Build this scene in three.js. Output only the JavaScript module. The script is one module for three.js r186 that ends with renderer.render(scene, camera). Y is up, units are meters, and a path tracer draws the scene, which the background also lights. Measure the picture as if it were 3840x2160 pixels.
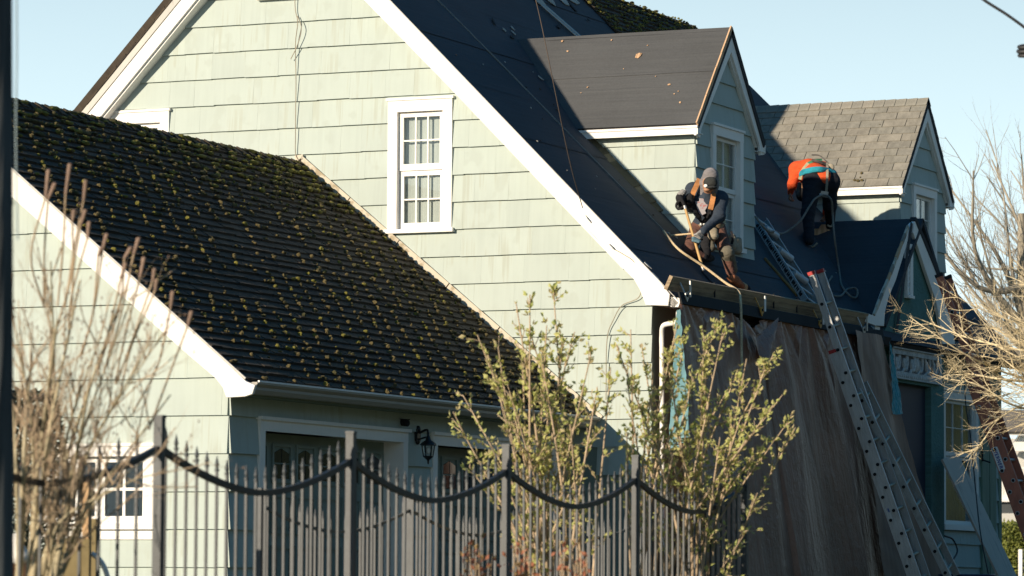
import * as THREE from 'three';
import { mergeGeometries } from 'three/addons/utils/BufferGeometryUtils.js';
import { MarchingCubes } from 'three/addons/objects/MarchingCubes.js';
import { FontLoader } from 'three/addons/loaders/FontLoader.js';
import { TextGeometry } from 'three/addons/geometries/TextGeometry.js';

// ------------------------------------------------------------------ camera, sky, sun, exposure
const V = (x, y, z) => new THREE.Vector3(x, y, z);
const scene = new THREE.Scene();
const CAM = V(17.634, 1.577, 42.967), YAW = 0.425011, PITCH = 0.076481, ROLL = 0.0056784, FPX = 14840.156, PW = 3840, PH = 2160;
const camF = V(-Math.sin(YAW) * Math.cos(PITCH), Math.sin(PITCH), -Math.cos(YAW) * Math.cos(PITCH));
const r0 = camF.clone().cross(V(0, 1, 0)).normalize(), u0 = r0.clone().cross(camF);
const camR = r0.clone().multiplyScalar(Math.cos(ROLL)).addScaledVector(u0, Math.sin(ROLL));
const camU = u0.clone().multiplyScalar(Math.cos(ROLL)).addScaledVector(r0, -Math.sin(ROLL));
const camera = new THREE.PerspectiveCamera(2 * Math.atan(PH / 2 / FPX) * 180 / Math.PI, 16 / 9, 0.5, 3000);
camera.position.copy(CAM); camera.up.copy(camU); camera.lookAt(CAM.clone().add(camF));
camera.focus = 48; camera.userData.fStop = 5;
scene.add(camera);
const renderer = new THREE.WebGLRenderer({ antialias: true });
renderer.toneMapping = THREE.LinearToneMapping; renderer.toneMappingExposure = 1.5;
renderer.shadowMap.enabled = true;
const SUNDIR = V(-0.36, 0.373, 1).normalize();
{ // clear pale sky: milky and bright near the horizon, deeper blue overhead
  const w = 512, h = 256, d = new Float32Array(w * h * 4);
  for (let j = 0; j < h; j++) for (let i = 0; i < w; i++) {
    const el = ((j + 0.5) / h - 0.5) * Math.PI, t = Math.max(0, Math.sin(el));
    const k = Math.exp(-Math.pow(t * 4.6, 2)), o = (j * w + i) * 4;
    const up = [0.010, 0.085, 0.19], ho = [0.665, 0.825, 0.855], gr = [0.05, 0.05, 0.04];
    for (let c = 0; c < 3; c++) d[o + c] = el < -0.02 ? gr[c] : up[c] + (ho[c] - up[c]) * k;
    d[o + 3] = 1;
  }
  const t = new THREE.DataTexture(d, w, h, THREE.RGBAFormat, THREE.FloatType);
  t.mapping = THREE.EquirectangularReflectionMapping; t.magFilter = THREE.LinearFilter; t.needsUpdate = true;
  scene.background = t; scene.environment = t;
}
const sun = new THREE.DirectionalLight(new THREE.Color().setRGB(1, 0.85, 0.66), 4.1);
sun.position.copy(SUNDIR).multiplyScalar(80); sun.target.position.set(0, 4, 0);
sun.castShadow = true; sun.shadow.mapSize.set(4096, 4096); sun.shadow.radius = 1.2;
Object.assign(sun.shadow.camera, { left: -45, right: 45, top: 45, bottom: -45, near: 1, far: 220 });
scene.add(sun); scene.add(sun.target);

// ------------------------------------------------------------------ helpers
let seed = 7; const srand = s => { seed = s >>> 0; };
const rnd = () => { seed = (seed + 0x6D2B79F5) >>> 0; let t = seed; t = Math.imul(t ^ t >>> 15, t | 1); t ^= t + Math.imul(t ^ t >>> 7, t | 61); return ((t ^ t >>> 14) >>> 0) / 4294967296; };
const R = (a, b) => a + (b - a) * rnd(), pick = a => a[Math.floor(rnd() * a.length)];
const ray = (x, y) => camF.clone().addScaledVector(camR, (x - PW / 2) / FPX).addScaledVector(camU, -(y - PH / 2) / FPX);
const at = (x, y, d) => CAM.clone().addScaledVector(ray(x, y), d);        // a point seen at x, y of the photograph, d metres away
const onP = (x, y, n, k) => { const r = ray(x, y); return CAM.clone().addScaledVector(r, (k - CAM.dot(n)) / r.dot(n)); };
const onX = (x, y, k) => onP(x, y, V(1, 0, 0), k), onY = (x, y, k) => onP(x, y, V(0, 1, 0), k), onZ = (x, y, k) => onP(x, y, V(0, 0, 1), k);
const used = {};
const numbered = n => { const k = used[n] = (used[n] ?? -1) + 1; return k ? n + '_' + String(k).padStart(3, '0') : n; };
function tag(o, label, category, group) { if (label) o.userData.label = label; if (category) o.userData.category = category; if (group) o.userData.group = group; return o; }
function thing(name, label, category, p = V(0, 0, 0), group) { const o = new THREE.Group(); o.name = numbered(name); o.position.copy(p); scene.add(o); return tag(o, label, category, group); }
function norm(g) { let q = g.index ? g.toNonIndexed() : g; for (const k of Object.keys(q.attributes)) if (!['position', 'normal', 'uv'].includes(k)) q.deleteAttribute(k);
  if (!q.attributes.normal) q.computeVertexNormals();
  if (!q.attributes.uv) q.setAttribute('uv', new THREE.BufferAttribute(new Float32Array(q.attributes.position.count * 2), 2)); q.morphAttributes = {}; return q; }
function metreUV(g) { // uv in metres by the face's main direction
  const p = g.attributes.position, u = g.attributes.uv, a = V(0, 0, 0), b = V(0, 0, 0), c = V(0, 0, 0);
  for (let i = 0; i < p.count; i += 3) {
    a.fromBufferAttribute(p, i); b.fromBufferAttribute(p, i + 1); c.fromBufferAttribute(p, i + 2);
    const n = b.clone().sub(a).cross(c.clone().sub(a)), x = Math.abs(n.x), y = Math.abs(n.y), z = Math.abs(n.z);
    [a, b, c].forEach((q, k) => x > y && x > z ? u.setXY(i + k, q.z, q.y) : y > z ? u.setXY(i + k, q.x, q.z) : u.setXY(i + k, q.x, q.y));
  } return g;
}
const merge = gs => gs.length === 1 ? norm(gs[0]) : mergeGeometries(gs.map(norm));
function mesh(name, gs, mat, parent, o = {}) {
  let g = merge([].concat(gs)); if (o.uv !== false) g = metreUV(g);
  const m = new THREE.Mesh(g, mat); m.castShadow = m.receiveShadow = true;
  if (parent) { m.name = name; parent.add(m); if (o.abs !== false && parent.isGroup && parent.parent === scene) m.position.copy(parent.position).negate(); }
  else { m.name = numbered(name); scene.add(m); }
  if (o.label) m.userData.label = o.label; if (o.kind) m.userData.kind = o.kind; if (o.category) m.userData.category = o.category; if (o.group) m.userData.group = o.group;
  return m;
}
const struct = (name, gs, mat, o = {}) => mesh(name, gs, mat, null, { ...o, kind: 'structure' });
const bx = (x0, x1, y0, y1, z0, z1) => { const g = new THREE.BoxGeometry(Math.abs(x1 - x0), Math.abs(y1 - y0), Math.abs(z1 - z0)); g.translate((x0 + x1) / 2, (y0 + y1) / 2, (z0 + z1) / 2); return g; };
// bar between two points: width w along side, thickness t along face normal n
function bar(a, b, w, t, n) {
  const d = b.clone().sub(a), L = d.length(); d.normalize(); n = (n || V(0, 1, 0)).clone(); n.addScaledVector(d, -n.dot(d)).normalize();
  const s = d.clone().cross(n), g = new THREE.BoxGeometry(w, L, t), m = new THREE.Matrix4().makeBasis(s, d, n);
  m.setPosition(a.clone().add(b).multiplyScalar(0.5)); g.applyMatrix4(m); return g;
}
function rod(a, b, r1, r2 = r1, k = 6) { const d = b.clone().sub(a), g = new THREE.CylinderGeometry(r2, r1, d.length(), k, 1, false);
  g.applyQuaternion(new THREE.Quaternion().setFromUnitVectors(V(0, 1, 0), d.clone().normalize())); const m = a.clone().add(b).multiplyScalar(0.5); g.translate(m.x, m.y, m.z); return g; }
const curve = pts => new THREE.CatmullRomCurve3(pts, false, 'centripetal');
const tube = (pts, r, n = 24, k = 6) => new THREE.TubeGeometry(curve(pts), n, r, k, false);
function ball(p, rx, ry = rx, rz = rx, a = 10, b = 8) { const g = new THREE.SphereGeometry(1, a, b); g.scale(rx, ry, rz); g.translate(p.x, p.y, p.z); return g; }
// frames: a surface with in-plane axes a, b and outward n
const frame = (o, ax, ay) => { ax = ax.clone().normalize(); ay = ay.clone().addScaledVector(ax, -ay.dot(ax)).normalize(); const n = ax.clone().cross(ay); return { o: o.clone(), ax, ay, n, p: (a, b, c = 0) => o.clone().addScaledVector(ax, a).addScaledVector(ay, b).addScaledVector(n, c), uv: q => { const d = q.clone().sub(o); return [d.dot(ax), d.dot(ay)]; } }; };
const clip = (poly, nx, ny, k) => { const out = []; for (let i = 0; i < poly.length; i++) { const p = poly[i], q = poly[(i + 1) % poly.length], dp = p[0] * nx + p[1] * ny - k, dq = q[0] * nx + q[1] * ny - k;
  if (dp <= 0) out.push(p); if ((dp < 0 && dq > 0) || (dp > 0 && dq < 0)) { const t = dp / (dp - dq); out.push([p[0] + (q[0] - p[0]) * t, p[1] + (q[1] - p[1]) * t]); } } return out; };
const area = p => { let s = 0; for (let i = 0; i < p.length; i++) { const q = p[(i + 1) % p.length]; s += p[i][0] * q[1] - q[0] * p[i][1]; } return s / 2; };
// half planes of a convex outline (counter-clockwise)
const halves = poly => poly.map((p, i) => { const q = poly[(i + 1) % poly.length], dx = q[0] - p[0], dy = q[1] - p[1], L = Math.hypot(dx, dy); return [dy / L, -dx / L, (dy * p[0] - dx * p[1]) / L]; });
// prism of a convex polygon on a frame; front height by function of (a, b)
function prism(f, poly, front, back = 0, uo = [0, 0]) {
  const ff = typeof front === 'function' ? front : () => front, P = [], U = [];
  const A = poly.map(q => f.p(q[0], q[1], ff(q[0], q[1]))), B = poly.map(q => f.p(q[0], q[1], back));
  const tri = (x, y, z, u, v, w) => { for (const q of [x, y, z]) P.push(q.x, q.y, q.z); for (const q of [u, v, w]) U.push(q[0] + uo[0], q[1] + uo[1]); };
  for (let i = 1; i < poly.length - 1; i++) { tri(A[0], A[i], A[i + 1], poly[0], poly[i], poly[i + 1]); tri(B[0], B[i + 1], B[i], poly[0], poly[i + 1], poly[i]); }
  for (let i = 0; i < poly.length; i++) { const j = (i + 1) % poly.length; tri(B[i], B[j], A[j], poly[i], poly[j], poly[j]); tri(B[i], A[j], A[i], poly[i], poly[j], poly[i]); }
  const g = new THREE.BufferGeometry(); g.setAttribute('position', new THREE.Float32BufferAttribute(P, 3)); g.setAttribute('uv', new THREE.Float32BufferAttribute(U, 2)); g.computeVertexNormals(); return g;
}
function minus(poly, [x0, x1, y0, y1]) { // convex polygon minus a rectangle
  const L = clip(poly, 1, 0, x0), Rr = clip(poly, -1, 0, -x1), m = clip(clip(poly, -1, 0, -x0), 1, 0, x1), up = clip(m, 0, -1, -y1), lo = clip(m, 0, 1, y0);
  return [L, Rr, up, lo].filter(q => q.length > 2 && Math.abs(area(q)) > 1e-4);
}
// rows of lapped pieces (shakes, shingles) over a convex outline
function rows(f, outline, o) {
  const hs = halves(outline), res = []; let a0 = 1e9, a1 = -1e9, b1 = -1e9;
  for (const [a, b] of outline) { a0 = Math.min(a0, a); a1 = Math.max(a1, a); b1 = Math.max(b1, b); }
  for (let i = 0, b = o.b0; b < b1; i++, b += o.e) {
    let a = a0 - R(0, o.w[1]) + (o.stagger ? 0 : 0); if (o.stagger) a = a0 - o.w[0] * (1 + (i % o.stagger) / o.stagger + 0.02 * R(-1, 1));
    while (a < a1) {
      const w = R(o.w[0], o.w[1]), g = (o.gap ?? 0.003) / 2, th = o.t * R(1 - (o.tv ?? 0.06), 1 + (o.tv ?? 0.06)), j = R(-1, 1) * (o.jit ?? 0.004), tl = R(-1, 1) * (o.tilt ?? 0.002);
      let poly = [[a + g, b + j + tl], [a + w - g, b + j - tl], [a + w - g, b + o.e + (o.lap ?? 0)], [a + g, b + o.e + (o.lap ?? 0)]]; a += w;
      for (const h of hs) { poly = clip(poly, ...h); if (poly.length < 3) break; }
      if (poly.length < 3 || area(poly) < 2e-4) continue;
      let ps = [poly]; for (const r of o.holes || []) ps = ps.flatMap(q => minus(q, r));
      const uo = [R(0, 3), R(0, 3)];
      for (const q of ps) { if (o.skip && o.skip(q)) continue; const bb = b, geo = prism(f, q, (x, y) => 0.002 + th * Math.max(0.04, 1 - (y - bb) / (o.e + (o.lap ?? 0)) * 0.97), -0.004, uo); geo.row = i; geo.at = q[0]; res.push(geo); }
    }
  } return res;
}
// ------------------------------------------------------------------ textures
const hash = (x, y, s) => { let h = Math.imul(x, 374761393) ^ Math.imul(y, 668265263) ^ Math.imul(s, 2246822519); h = Math.imul(h ^ h >>> 13, 1274126177); return ((h ^ h >>> 16) >>> 0) / 4294967296; };
function vn(x, y, px, py, s) { const xi = Math.floor(x), yi = Math.floor(y), fx = x - xi, fy = y - yi, u = fx * fx * (3 - 2 * fx), v = fy * fy * (3 - 2 * fy), m = (a, n) => ((a % n) + n) % n;
  const a = hash(m(xi, px), m(yi, py), s), b = hash(m(xi + 1, px), m(yi, py), s), c = hash(m(xi, px), m(yi + 1, py), s), d = hash(m(xi + 1, px), m(yi + 1, py), s); return a + (b - a) * u + (c - a) * v + (a - b - c + d) * u * v; }
function fbm(u, v, fx, fy, s, oct = 4) { let t = 0, a = 0.5, n = 0; for (let i = 0; i < oct; i++) { t += a * vn(u * fx, v * fy, fx, fy, s + i); n += a; a *= 0.55; fx *= 2; fy *= 2; } return t / n; }
const lin2s = c => c <= 0.0031308 ? c * 12.92 : 1.055 * Math.pow(c, 1 / 2.4) - 0.055;
function tex(n, m, size, fn, data) { // fn(u, v) gives linear rgb; size = metres covered [x, y]
  const d = new Uint8Array(n * m * 4); for (let j = 0; j < m; j++) for (let i = 0; i < n; i++) { const c = fn((i + 0.5) / n, (j + 0.5) / m), o = (j * n + i) * 4; for (let k = 0; k < 3; k++) { const q = Array.isArray(c) ? c[k] : c; d[o + k] = Math.max(0, Math.min(255, Math.round(255 * (data ? q : lin2s(Math.min(1, Math.max(0, q))))))); } d[o + 3] = 255; }
  const t = new THREE.DataTexture(d, n, m); t.wrapS = t.wrapT = THREE.RepeatWrapping; t.magFilter = THREE.LinearFilter; t.minFilter = THREE.LinearMipmapLinearFilter; t.generateMipmaps = true; t.repeat.set(1 / size[0], 1 / size[1]); if (!data) t.colorSpace = THREE.SRGBColorSpace; t.needsUpdate = true; return t;
}
const rgb = (r, g, b) => new THREE.Color().setRGB(r, g, b);
const std = (o) => { if (o.map && o.map.shared) o = { ...o, color: o.map.color, map: o.map.shared }; const m = new THREE.MeshStandardMaterial({ roughness: 0.85, metalness: 0, side: THREE.DoubleSide, ...o }); return m; };
const smooth = (a, b, x) => { x = Math.min(1, Math.max(0, (x - a) / (b - a))); return x * x * (3 - 2 * x); };
const mix3 = (a, b, t) => [a[0] + (b[0] - a[0]) * t, a[1] + (b[1] - a[1]) * t, a[2] + (b[2] - a[2]) * t];
const M = {};
const paintMap = (s, base, dirt, wear) => tex(512, 512, [3.1, 2.3], (u, v) => {
  const str = fbm(u, v, 90, 3, s, 3), big = fbm(u, v, 5, 4, s + 9, 4), blot = fbm(u, v, 16, 9, s + 20, 4);
  let c = base.map(q => q * (0.90 + 0.14 * big + 0.10 * (str - 0.5)));
  c = mix3(c, dirt, 0.65 * smooth(0.54, 0.78, str) * smooth(0.40, 0.62, big)); return mix3(c, wear, 0.45 * smooth(0.62, 0.74, blot)); });
const PB = [0.45, 0.515, 0.478];
M.paint = [1, 0.985, 1.012, 0.965].map((k, i) => std({ map: paintMap(11 + 40 * i, PB.map((q, j) => q * k), [0.37, 0.40, 0.34], [0.39, 0.44, 0.40]), roughness: 0.8 }));
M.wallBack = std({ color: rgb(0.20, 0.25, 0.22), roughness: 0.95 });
M.white = std({ map: tex(256, 256, [1.7, 1.3], (u, v) => { const a = fbm(u, v, 6, 5, 3, 4), b = fbm(u, v, 60, 4, 5, 2); return [0.86, 0.84, 0.80].map(q => q * (0.93 + 0.09 * a - 0.05 * smooth(0.7, 0.85, b))); }), roughness: 0.55 });
M.trimGrey = std({ map: tex(256, 256, [1.7, 1.3], (u, v) => { const a = fbm(u, v, 7, 5, 33, 4), b = fbm(u, v, 50, 6, 35, 3); return [0.52, 0.50, 0.46].map(q => q * (0.85 + 0.2 * a - 0.2 * smooth(0.62, 0.8, b))); }), roughness: 0.6 });
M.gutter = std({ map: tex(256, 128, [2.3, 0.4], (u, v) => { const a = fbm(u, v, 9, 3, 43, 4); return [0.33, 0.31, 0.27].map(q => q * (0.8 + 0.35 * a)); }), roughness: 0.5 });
const feltTex = (s, b, streak) => tex(1024, 512, [3.4, 2.1], (u, v) => { const w = fbm(u, v, 3, 60, s, 4), g = fbm(u, v, 180, 120, s + 5, 2), big = fbm(u, v, 4, 3, s + 7, 4), k = 0.80 + 0.30 * big + 0.16 * (g - 0.5) + streak * (w - 0.5); return b.map(q => q * k); });
const feltBump = (s, amp) => tex(1024, 512, [3.4, 2.1], (u, v) => { const off = 0.03 * fbm(u, v, 5, 4, s + 2, 3), w = fbm(u, v + off, 3, 34, s, 4), g = fbm(u, v, 120, 90, s + 5, 2); return 0.35 + amp * Math.pow(Math.abs(w - 0.5) * 2, 1.4) + 0.12 * g; }, true);
M.felt = std({ map: feltTex(51, [0.038, 0.046, 0.058], 0.25), bumpMap: feltBump(52, 0.5), bumpScale: 0.006, roughness: 0.88 });
M.feltGrey = std({ map: feltTex(61, [0.080, 0.082, 0.084], 0.22), bumpMap: feltBump(62, 0.6), bumpScale: 0.010, roughness: 0.9 });
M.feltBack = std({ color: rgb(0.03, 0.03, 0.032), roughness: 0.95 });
const grainTex = [0, 1].map(k => tex(512, 512, [1.3, 1.3], (u, v) => { const g = fbm(u, v, 200, 200, 71 + k * 100, 2), m = fbm(u, v, 24, 18, 74 + k * 100, 4), l = fbm(u, v, 6, 5, 77 + k * 100, 3), q = (1 + (k ? 0.7 : 0.35) * (g - 0.5) + 0.5 * (m - 0.5) + 0.35 * (l - 0.5)) / 1.8; return [q, q, q]; }));
const grain = (s, b, v0 = 0.35) => ({ shared: grainTex[v0 > 0.45 ? 1 : 0], color: rgb(...b.map(q => q * 1.8)) }); // one speckle for many colours
M.shingle = [[0.235, 0.22, 0.185], [0.215, 0.205, 0.175], [0.245, 0.228, 0.19], [0.225, 0.215, 0.182]].map((b, i) => std({ map: grain(71 + i * 13, b), roughness: 0.95 }));
M.oldShingle = [[0.048, 0.037, 0.026], [0.038, 0.031, 0.024], [0.062, 0.047, 0.032], [0.043, 0.034, 0.023]].map((b, i) => std({ map: grain(171 + i * 13, b, 0.6), roughness: 0.95 }));
M.mossA = std({ map: grain(271, [0.15, 0.135, 0.024], 0.9), roughness: 1 });
M.mossLitEdge = std({ map: grain(281, [0.105, 0.082, 0.032], 0.9), roughness: 1 });  // brown for dry moss and for tufts that imitate sunlit shingle edges
M.mossC = std({ map: grain(291, [0.06, 0.055, 0.02], 0.9), roughness: 1 });
M.flash = std({ map: tex(256, 128, [1.1, 0.5], (u, v) => { const a = fbm(u, v, 12, 6, 91, 4); return mix3([0.58, 0.52, 0.42], [0.36, 0.30, 0.20], smooth(0.5, 0.75, a)); }), roughness: 0.8 });
M.rawWood = std({ map: tex(256, 256, [0.6, 1.2], (u, v) => { const a = fbm(u, v, 30, 2, 95, 4); return mix3([0.62, 0.40, 0.24], [0.42, 0.25, 0.13], smooth(0.4, 0.7, a)); }), roughness: 0.8 });
M.glass = new THREE.MeshPhysicalMaterial({ color: rgb(0.9, 0.93, 0.93), roughness: 0.04, transmission: 1, thickness: 0, ior: 1.5, side: THREE.DoubleSide });
M.glassDark = new THREE.MeshPhysicalMaterial({ color: rgb(0.02, 0.025, 0.03), roughness: 0.08, metalness: 0, side: THREE.DoubleSide });
M.curtain = std({ map: tex(256, 64, [0.5, 1], (u, v) => { const a = fbm(u, v, 20, 1, 97, 3); return [0.55, 0.55, 0.52].map(q => q * (0.85 + 0.25 * a)); }), roughness: 0.95 });
M.dark = std({ color: rgb(0.012, 0.013, 0.015), roughness: 0.9 });
M.interior = std({ color: rgb(0.10, 0.10, 0.10), roughness: 0.95 });
const pm = () => M.paint[rnd() < 0.55 ? 0 : rnd() < 0.6 ? 1 : rnd() < 0.6 ? 2 : 3];
// ------------------------------------------------------------------ ground
function groundY(x, z) { const d = V(x, 0, z).sub(CAM).dot(V(camF.x, 0, camF.z).normalize()); return 1.0 * smooth(16, 34, d); }
{ const g = new THREE.PlaneGeometry(420, 420, 140, 140); g.rotateX(-Math.PI / 2); g.translate(-20, 0, -60); const p = g.attributes.position;
  for (let i = 0; i < p.count; i++) p.setY(i, groundY(p.getX(i), p.getZ(i)) + 0.05 * fbm(p.getX(i) / 420 + 3, p.getZ(i) / 420 + 3, 90, 90, 5, 2)); g.computeVertexNormals();
  struct('ground', g, std({ map: tex(512, 512, [7, 7], (u, v) => { const a = fbm(u, v, 40, 40, 301, 4), b = fbm(u, v, 6, 6, 303, 3); return mix3([0.05, 0.07, 0.022], [0.10, 0.085, 0.05], smooth(0.4, 0.65, 0.5 * a + 0.5 * b)); }), roughness: 1 })); }
{ const g = new THREE.PlaneGeometry(60, 9, 30, 4); g.rotateX(-Math.PI / 2); g.rotateY(-0.06); g.translate(24, 0.05, 40); struct('road', g, std({ map: grain(311, [0.06, 0.06, 0.06], 0.6), roughness: 0.95 })); }

// ------------------------------------------------------------------ the house
const MS = 0.9925, MC = 5.3684, slopeY = x => MC - MS * x, RX = -4.996, RY = 10.327, ZF = -13.7;
const house = thing('house', 'large pale green shingled house with a steep black felt roof and two dormers under repair', 'house', V(-5, 1, -6.6));
const sub = (name, parent, label) => { const g = new THREE.Group(); g.name = name; g.position.copy(parent.position).negate(); parent.add(g); if (label) g.userData.label = label; return g; };
const put = (name, gs, mat, parent, o = {}) => { const m = mesh(name, gs, mat, null, { ...o }); used[name]--; if (used[name] < 0) delete used[name]; scene.remove(m); m.name = name; parent.add(m); if (parent.parent === scene) m.position.copy(parent.position).negate(); return m; };

function windowUnit(parent, f, r, o = {}) { // r = [a0, a1, b0, b1] outer casing
  const [a0, a1, b0, b1] = r, cw = o.cw ?? 0.10, hd = o.head ?? 0.10, sl = o.sill ?? 0.07, pr = o.proud ?? 0.035, mat = o.mat || M.white;
  const q = (x0, x1, y0, y1, c0, c1) => prism(f, [[x0, y0], [x1, y0], [x1, y1], [x0, y1]], c1, c0);
  const win = put('window', [q(a0, a0 + cw, b0 + sl, b1 - hd, -0.06, pr), q(a1 - cw, a1, b0 + sl, b1 - hd, -0.06, pr), q(a0, a1, b1 - hd, b1, -0.06, pr + 0.003), q(a0 - 0.02, a1 + 0.02, b1, b1 + 0.03, -0.02, pr + 0.02)], mat, parent, { uv: false, label: o.label });
  const S = o.flat ? parent : win;
  put('sill', [q(a0 - 0.03, a1 + 0.03, b0, b0 + sl, -0.06, pr + 0.035), ...(o.apron ? [q(a0, a1, b0 - o.apron, b0 - 0.002, -0.01, pr * 0.7)] : [])], mat, S, { uv: false });
  const x0 = a0 + cw, x1 = a1 - cw, y0 = b0 + sl, y1 = b1 - hd, sashes = o.sashes || [[0, 1, 0, 0.5, 3, 2], [0, 1, 0.5, 1, 3, 2]], sw = o.sw ?? 0.045;
  sashes.forEach(([u0, u1, v0, v1, nc, nr], k) => {
    const X0 = x0 + (x1 - x0) * u0 + 0.002, X1 = x0 + (x1 - x0) * u1 - 0.002, Y0 = y0 + (y1 - y0) * v0 + 0.002, Y1 = y0 + (y1 - y0) * v1 - 0.002, c1 = v0 > 0.3 ? -0.008 : -0.030, c0 = c1 - 0.035;
    put('sash', [q(X0, X0 + sw, Y0, Y1, c0, c1), q(X1 - sw, X1, Y0, Y1, c0, c1), q(X0 + sw, X1 - sw, Y0, Y0 + sw * (o.rail ?? 1.3), c0, c1 - 0.001), q(X0 + sw, X1 - sw, Y1 - sw, Y1, c0, c1 - 0.001)], o.sashMat || mat, S, { uv: false });
    const gx0 = X0 + sw, gx1 = X1 - sw, gy0 = Y0 + sw * (o.rail ?? 1.3), gy1 = Y1 - sw, mw = o.mw ?? 0.018;
    for (let i = 1; i < nc; i++) { const x = gx0 + (gx1 - gx0) * i / nc; put('muntin', q(x - mw / 2, x + mw / 2, gy0, gy1, c0 + 0.004, c1 - 0.006), o.sashMat || mat, S, { uv: false }); }
    for (let i = 1; i < nr; i++) { const y = gy0 + (gy1 - gy0) * i / nr; put('muntin', q(gx0, gx1, y - mw / 2, y + mw / 2, c0 + 0.004, c1 - 0.008), o.sashMat || mat, S, { uv: false }); }
    for (let i = 0; i < nc; i++) for (let j = 0; j < nr; j++) { const px0 = gx0 + (gx1 - gx0) * i / nc, px1 = gx0 + (gx1 - gx0) * (i + 1) / nc, py0 = gy0 + (gy1 - gy0) * j / nr, py1 = gy0 + (gy1 - gy0) * (j + 1) / nr;
      put('pane', q(px0, px1, py0, py1, c0 + 0.012, c0 + 0.016), o.glass || M.glass, S, { uv: false }); }
  });
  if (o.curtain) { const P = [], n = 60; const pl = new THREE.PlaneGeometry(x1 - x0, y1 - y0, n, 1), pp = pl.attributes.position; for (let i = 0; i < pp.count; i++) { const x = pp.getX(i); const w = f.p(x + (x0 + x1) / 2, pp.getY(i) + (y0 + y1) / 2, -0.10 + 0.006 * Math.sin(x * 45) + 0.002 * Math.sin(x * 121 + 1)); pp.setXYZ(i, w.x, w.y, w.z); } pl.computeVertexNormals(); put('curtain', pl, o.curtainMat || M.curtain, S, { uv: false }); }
  return [x0 - 0.02, x1 + 0.02, y0 - 0.02, y1 + 0.02];
}
function wall(name, f, outline, holes, parent, th = 0.16, mat = M.wallBack) { let ps = [outline]; for (const h of holes) ps = ps.flatMap(q => minus(q, h)); return put(name, ps.map(q => prism(f, q, -0.004, -th)), mat, parent, { uv: false }); }
function shakes(name, gs, parent, mats = null) { for (const g of gs) put(name, g, mats ? pick(mats) : pm(), parent, { uv: false }); }

// near gable of the house
const FM = frame(V(0, 0, 0), V(1, 0, 0), V(0, 1, 0));
srand(21);
{ const out = [[-10.1, 0.6], [0, 0.6], [0, slopeY(0) - 0.13], [RX, RY - 0.14], [-10.1, 15.53 - 1.0416 * 10.1 - 0.13]];
  const A = onZ(1457, 380, 0.03), B = onZ(1694, 869, 0.03), wr = [A.x, B.x, B.y, A.y];
  const hole = [wr[0] + 0.08, wr[1] - 0.08, wr[2] + 0.05, wr[3] - 0.08];
  const A2 = onZ(408, 427, 0.03), B2 = onZ(633, 600, 0.03), w2 = [A2.x, B2.x, A2.y - 1.62, A2.y], hole2 = [w2[0] + 0.08, w2[1] - 0.08, w2[2] + 0.05, w2[3] - 0.08];
  const A3 = onZ(975, 2, 0.03), B3 = onZ(1105, 2, 0.03), w3 = [A3.x, B3.x, A3.y + 0.0, A3.y + 1.1], hole3 = [w3[0] + 0.08, w3[1] - 0.08, w3[2] + 0.05, w3[3] - 0.08];
  const gw = wall('gable_wall', FM, out, [hole, hole2, hole3], house);
  const gs = rows(FM, out, { b0: 0.97, e: 0.33, w: [0.24, 0.62], t: 0.032, gap: 0.0010, jit: 0.0035, tilt: 0.0018, holes: [hole, hole2, hole3].map(h => [h[0] - 0.06, h[1] + 0.06, h[2] - 0.05, h[3] + 0.06]),
    skip: q => { let x = 0, y = 0; for (const p of q) { x += p[0] / q.length; y += p[1] / q.length; } return y > 9.25 || (x < -0.9 && y < 2.7) || y < Math.min(3.04 - 0.8037 * x, 3.04 + 0.8037 * (x + 9.34)) - 0.45; } });
  shakes('shake', gs, gw);
  windowUnit(house, FM, wr, { curtain: true, label: 'white sash window of twelve panes with a net curtain', cw: 0.125, head: 0.14, sill: 0.05, sw: 0.06, proud: 0.045 });
  windowUnit(house, FM, w2, { curtain: true, label: 'white window half hidden behind the garage ridge', cw: 0.125, head: 0.14, sill: 0.05, sw: 0.06, proud: 0.045 });
  windowUnit(house, FM, w3, { label: 'white attic window cut off at the top of the gable', cw: 0.1, head: 0.1, proud: 0.045 });
}
// other walls, closed
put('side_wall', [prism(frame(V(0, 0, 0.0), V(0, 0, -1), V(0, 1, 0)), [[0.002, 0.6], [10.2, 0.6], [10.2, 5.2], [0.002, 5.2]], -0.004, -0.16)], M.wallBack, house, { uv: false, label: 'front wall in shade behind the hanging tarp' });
put('side_wall', [bx(-10.1, -9.95, 0.6, 4.85, -13.5, -0.17), prism(frame(V(0, 0, -13.55), V(-1, 0, 0), V(0, 1, 0)), [[0.0, 0.6], [10.1, 0.6], [10.1, 4.87], [-RX, RY - 0.14], [0.0, slopeY(0) - 0.14]], -0.004, -0.16)], M.wallBack, house, { uv: false });
put('partition', [bx(-9.94, -0.17, 0.6, 4.8, -9.80, -9.72), bx(-9.94, -0.17, 4.80, 4.86, -13.4, -0.2)], M.interior, house, { label: 'added inner wall and floor that keep the window room dark' });  // added inside to shut light out of the room behind the tall window
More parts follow.
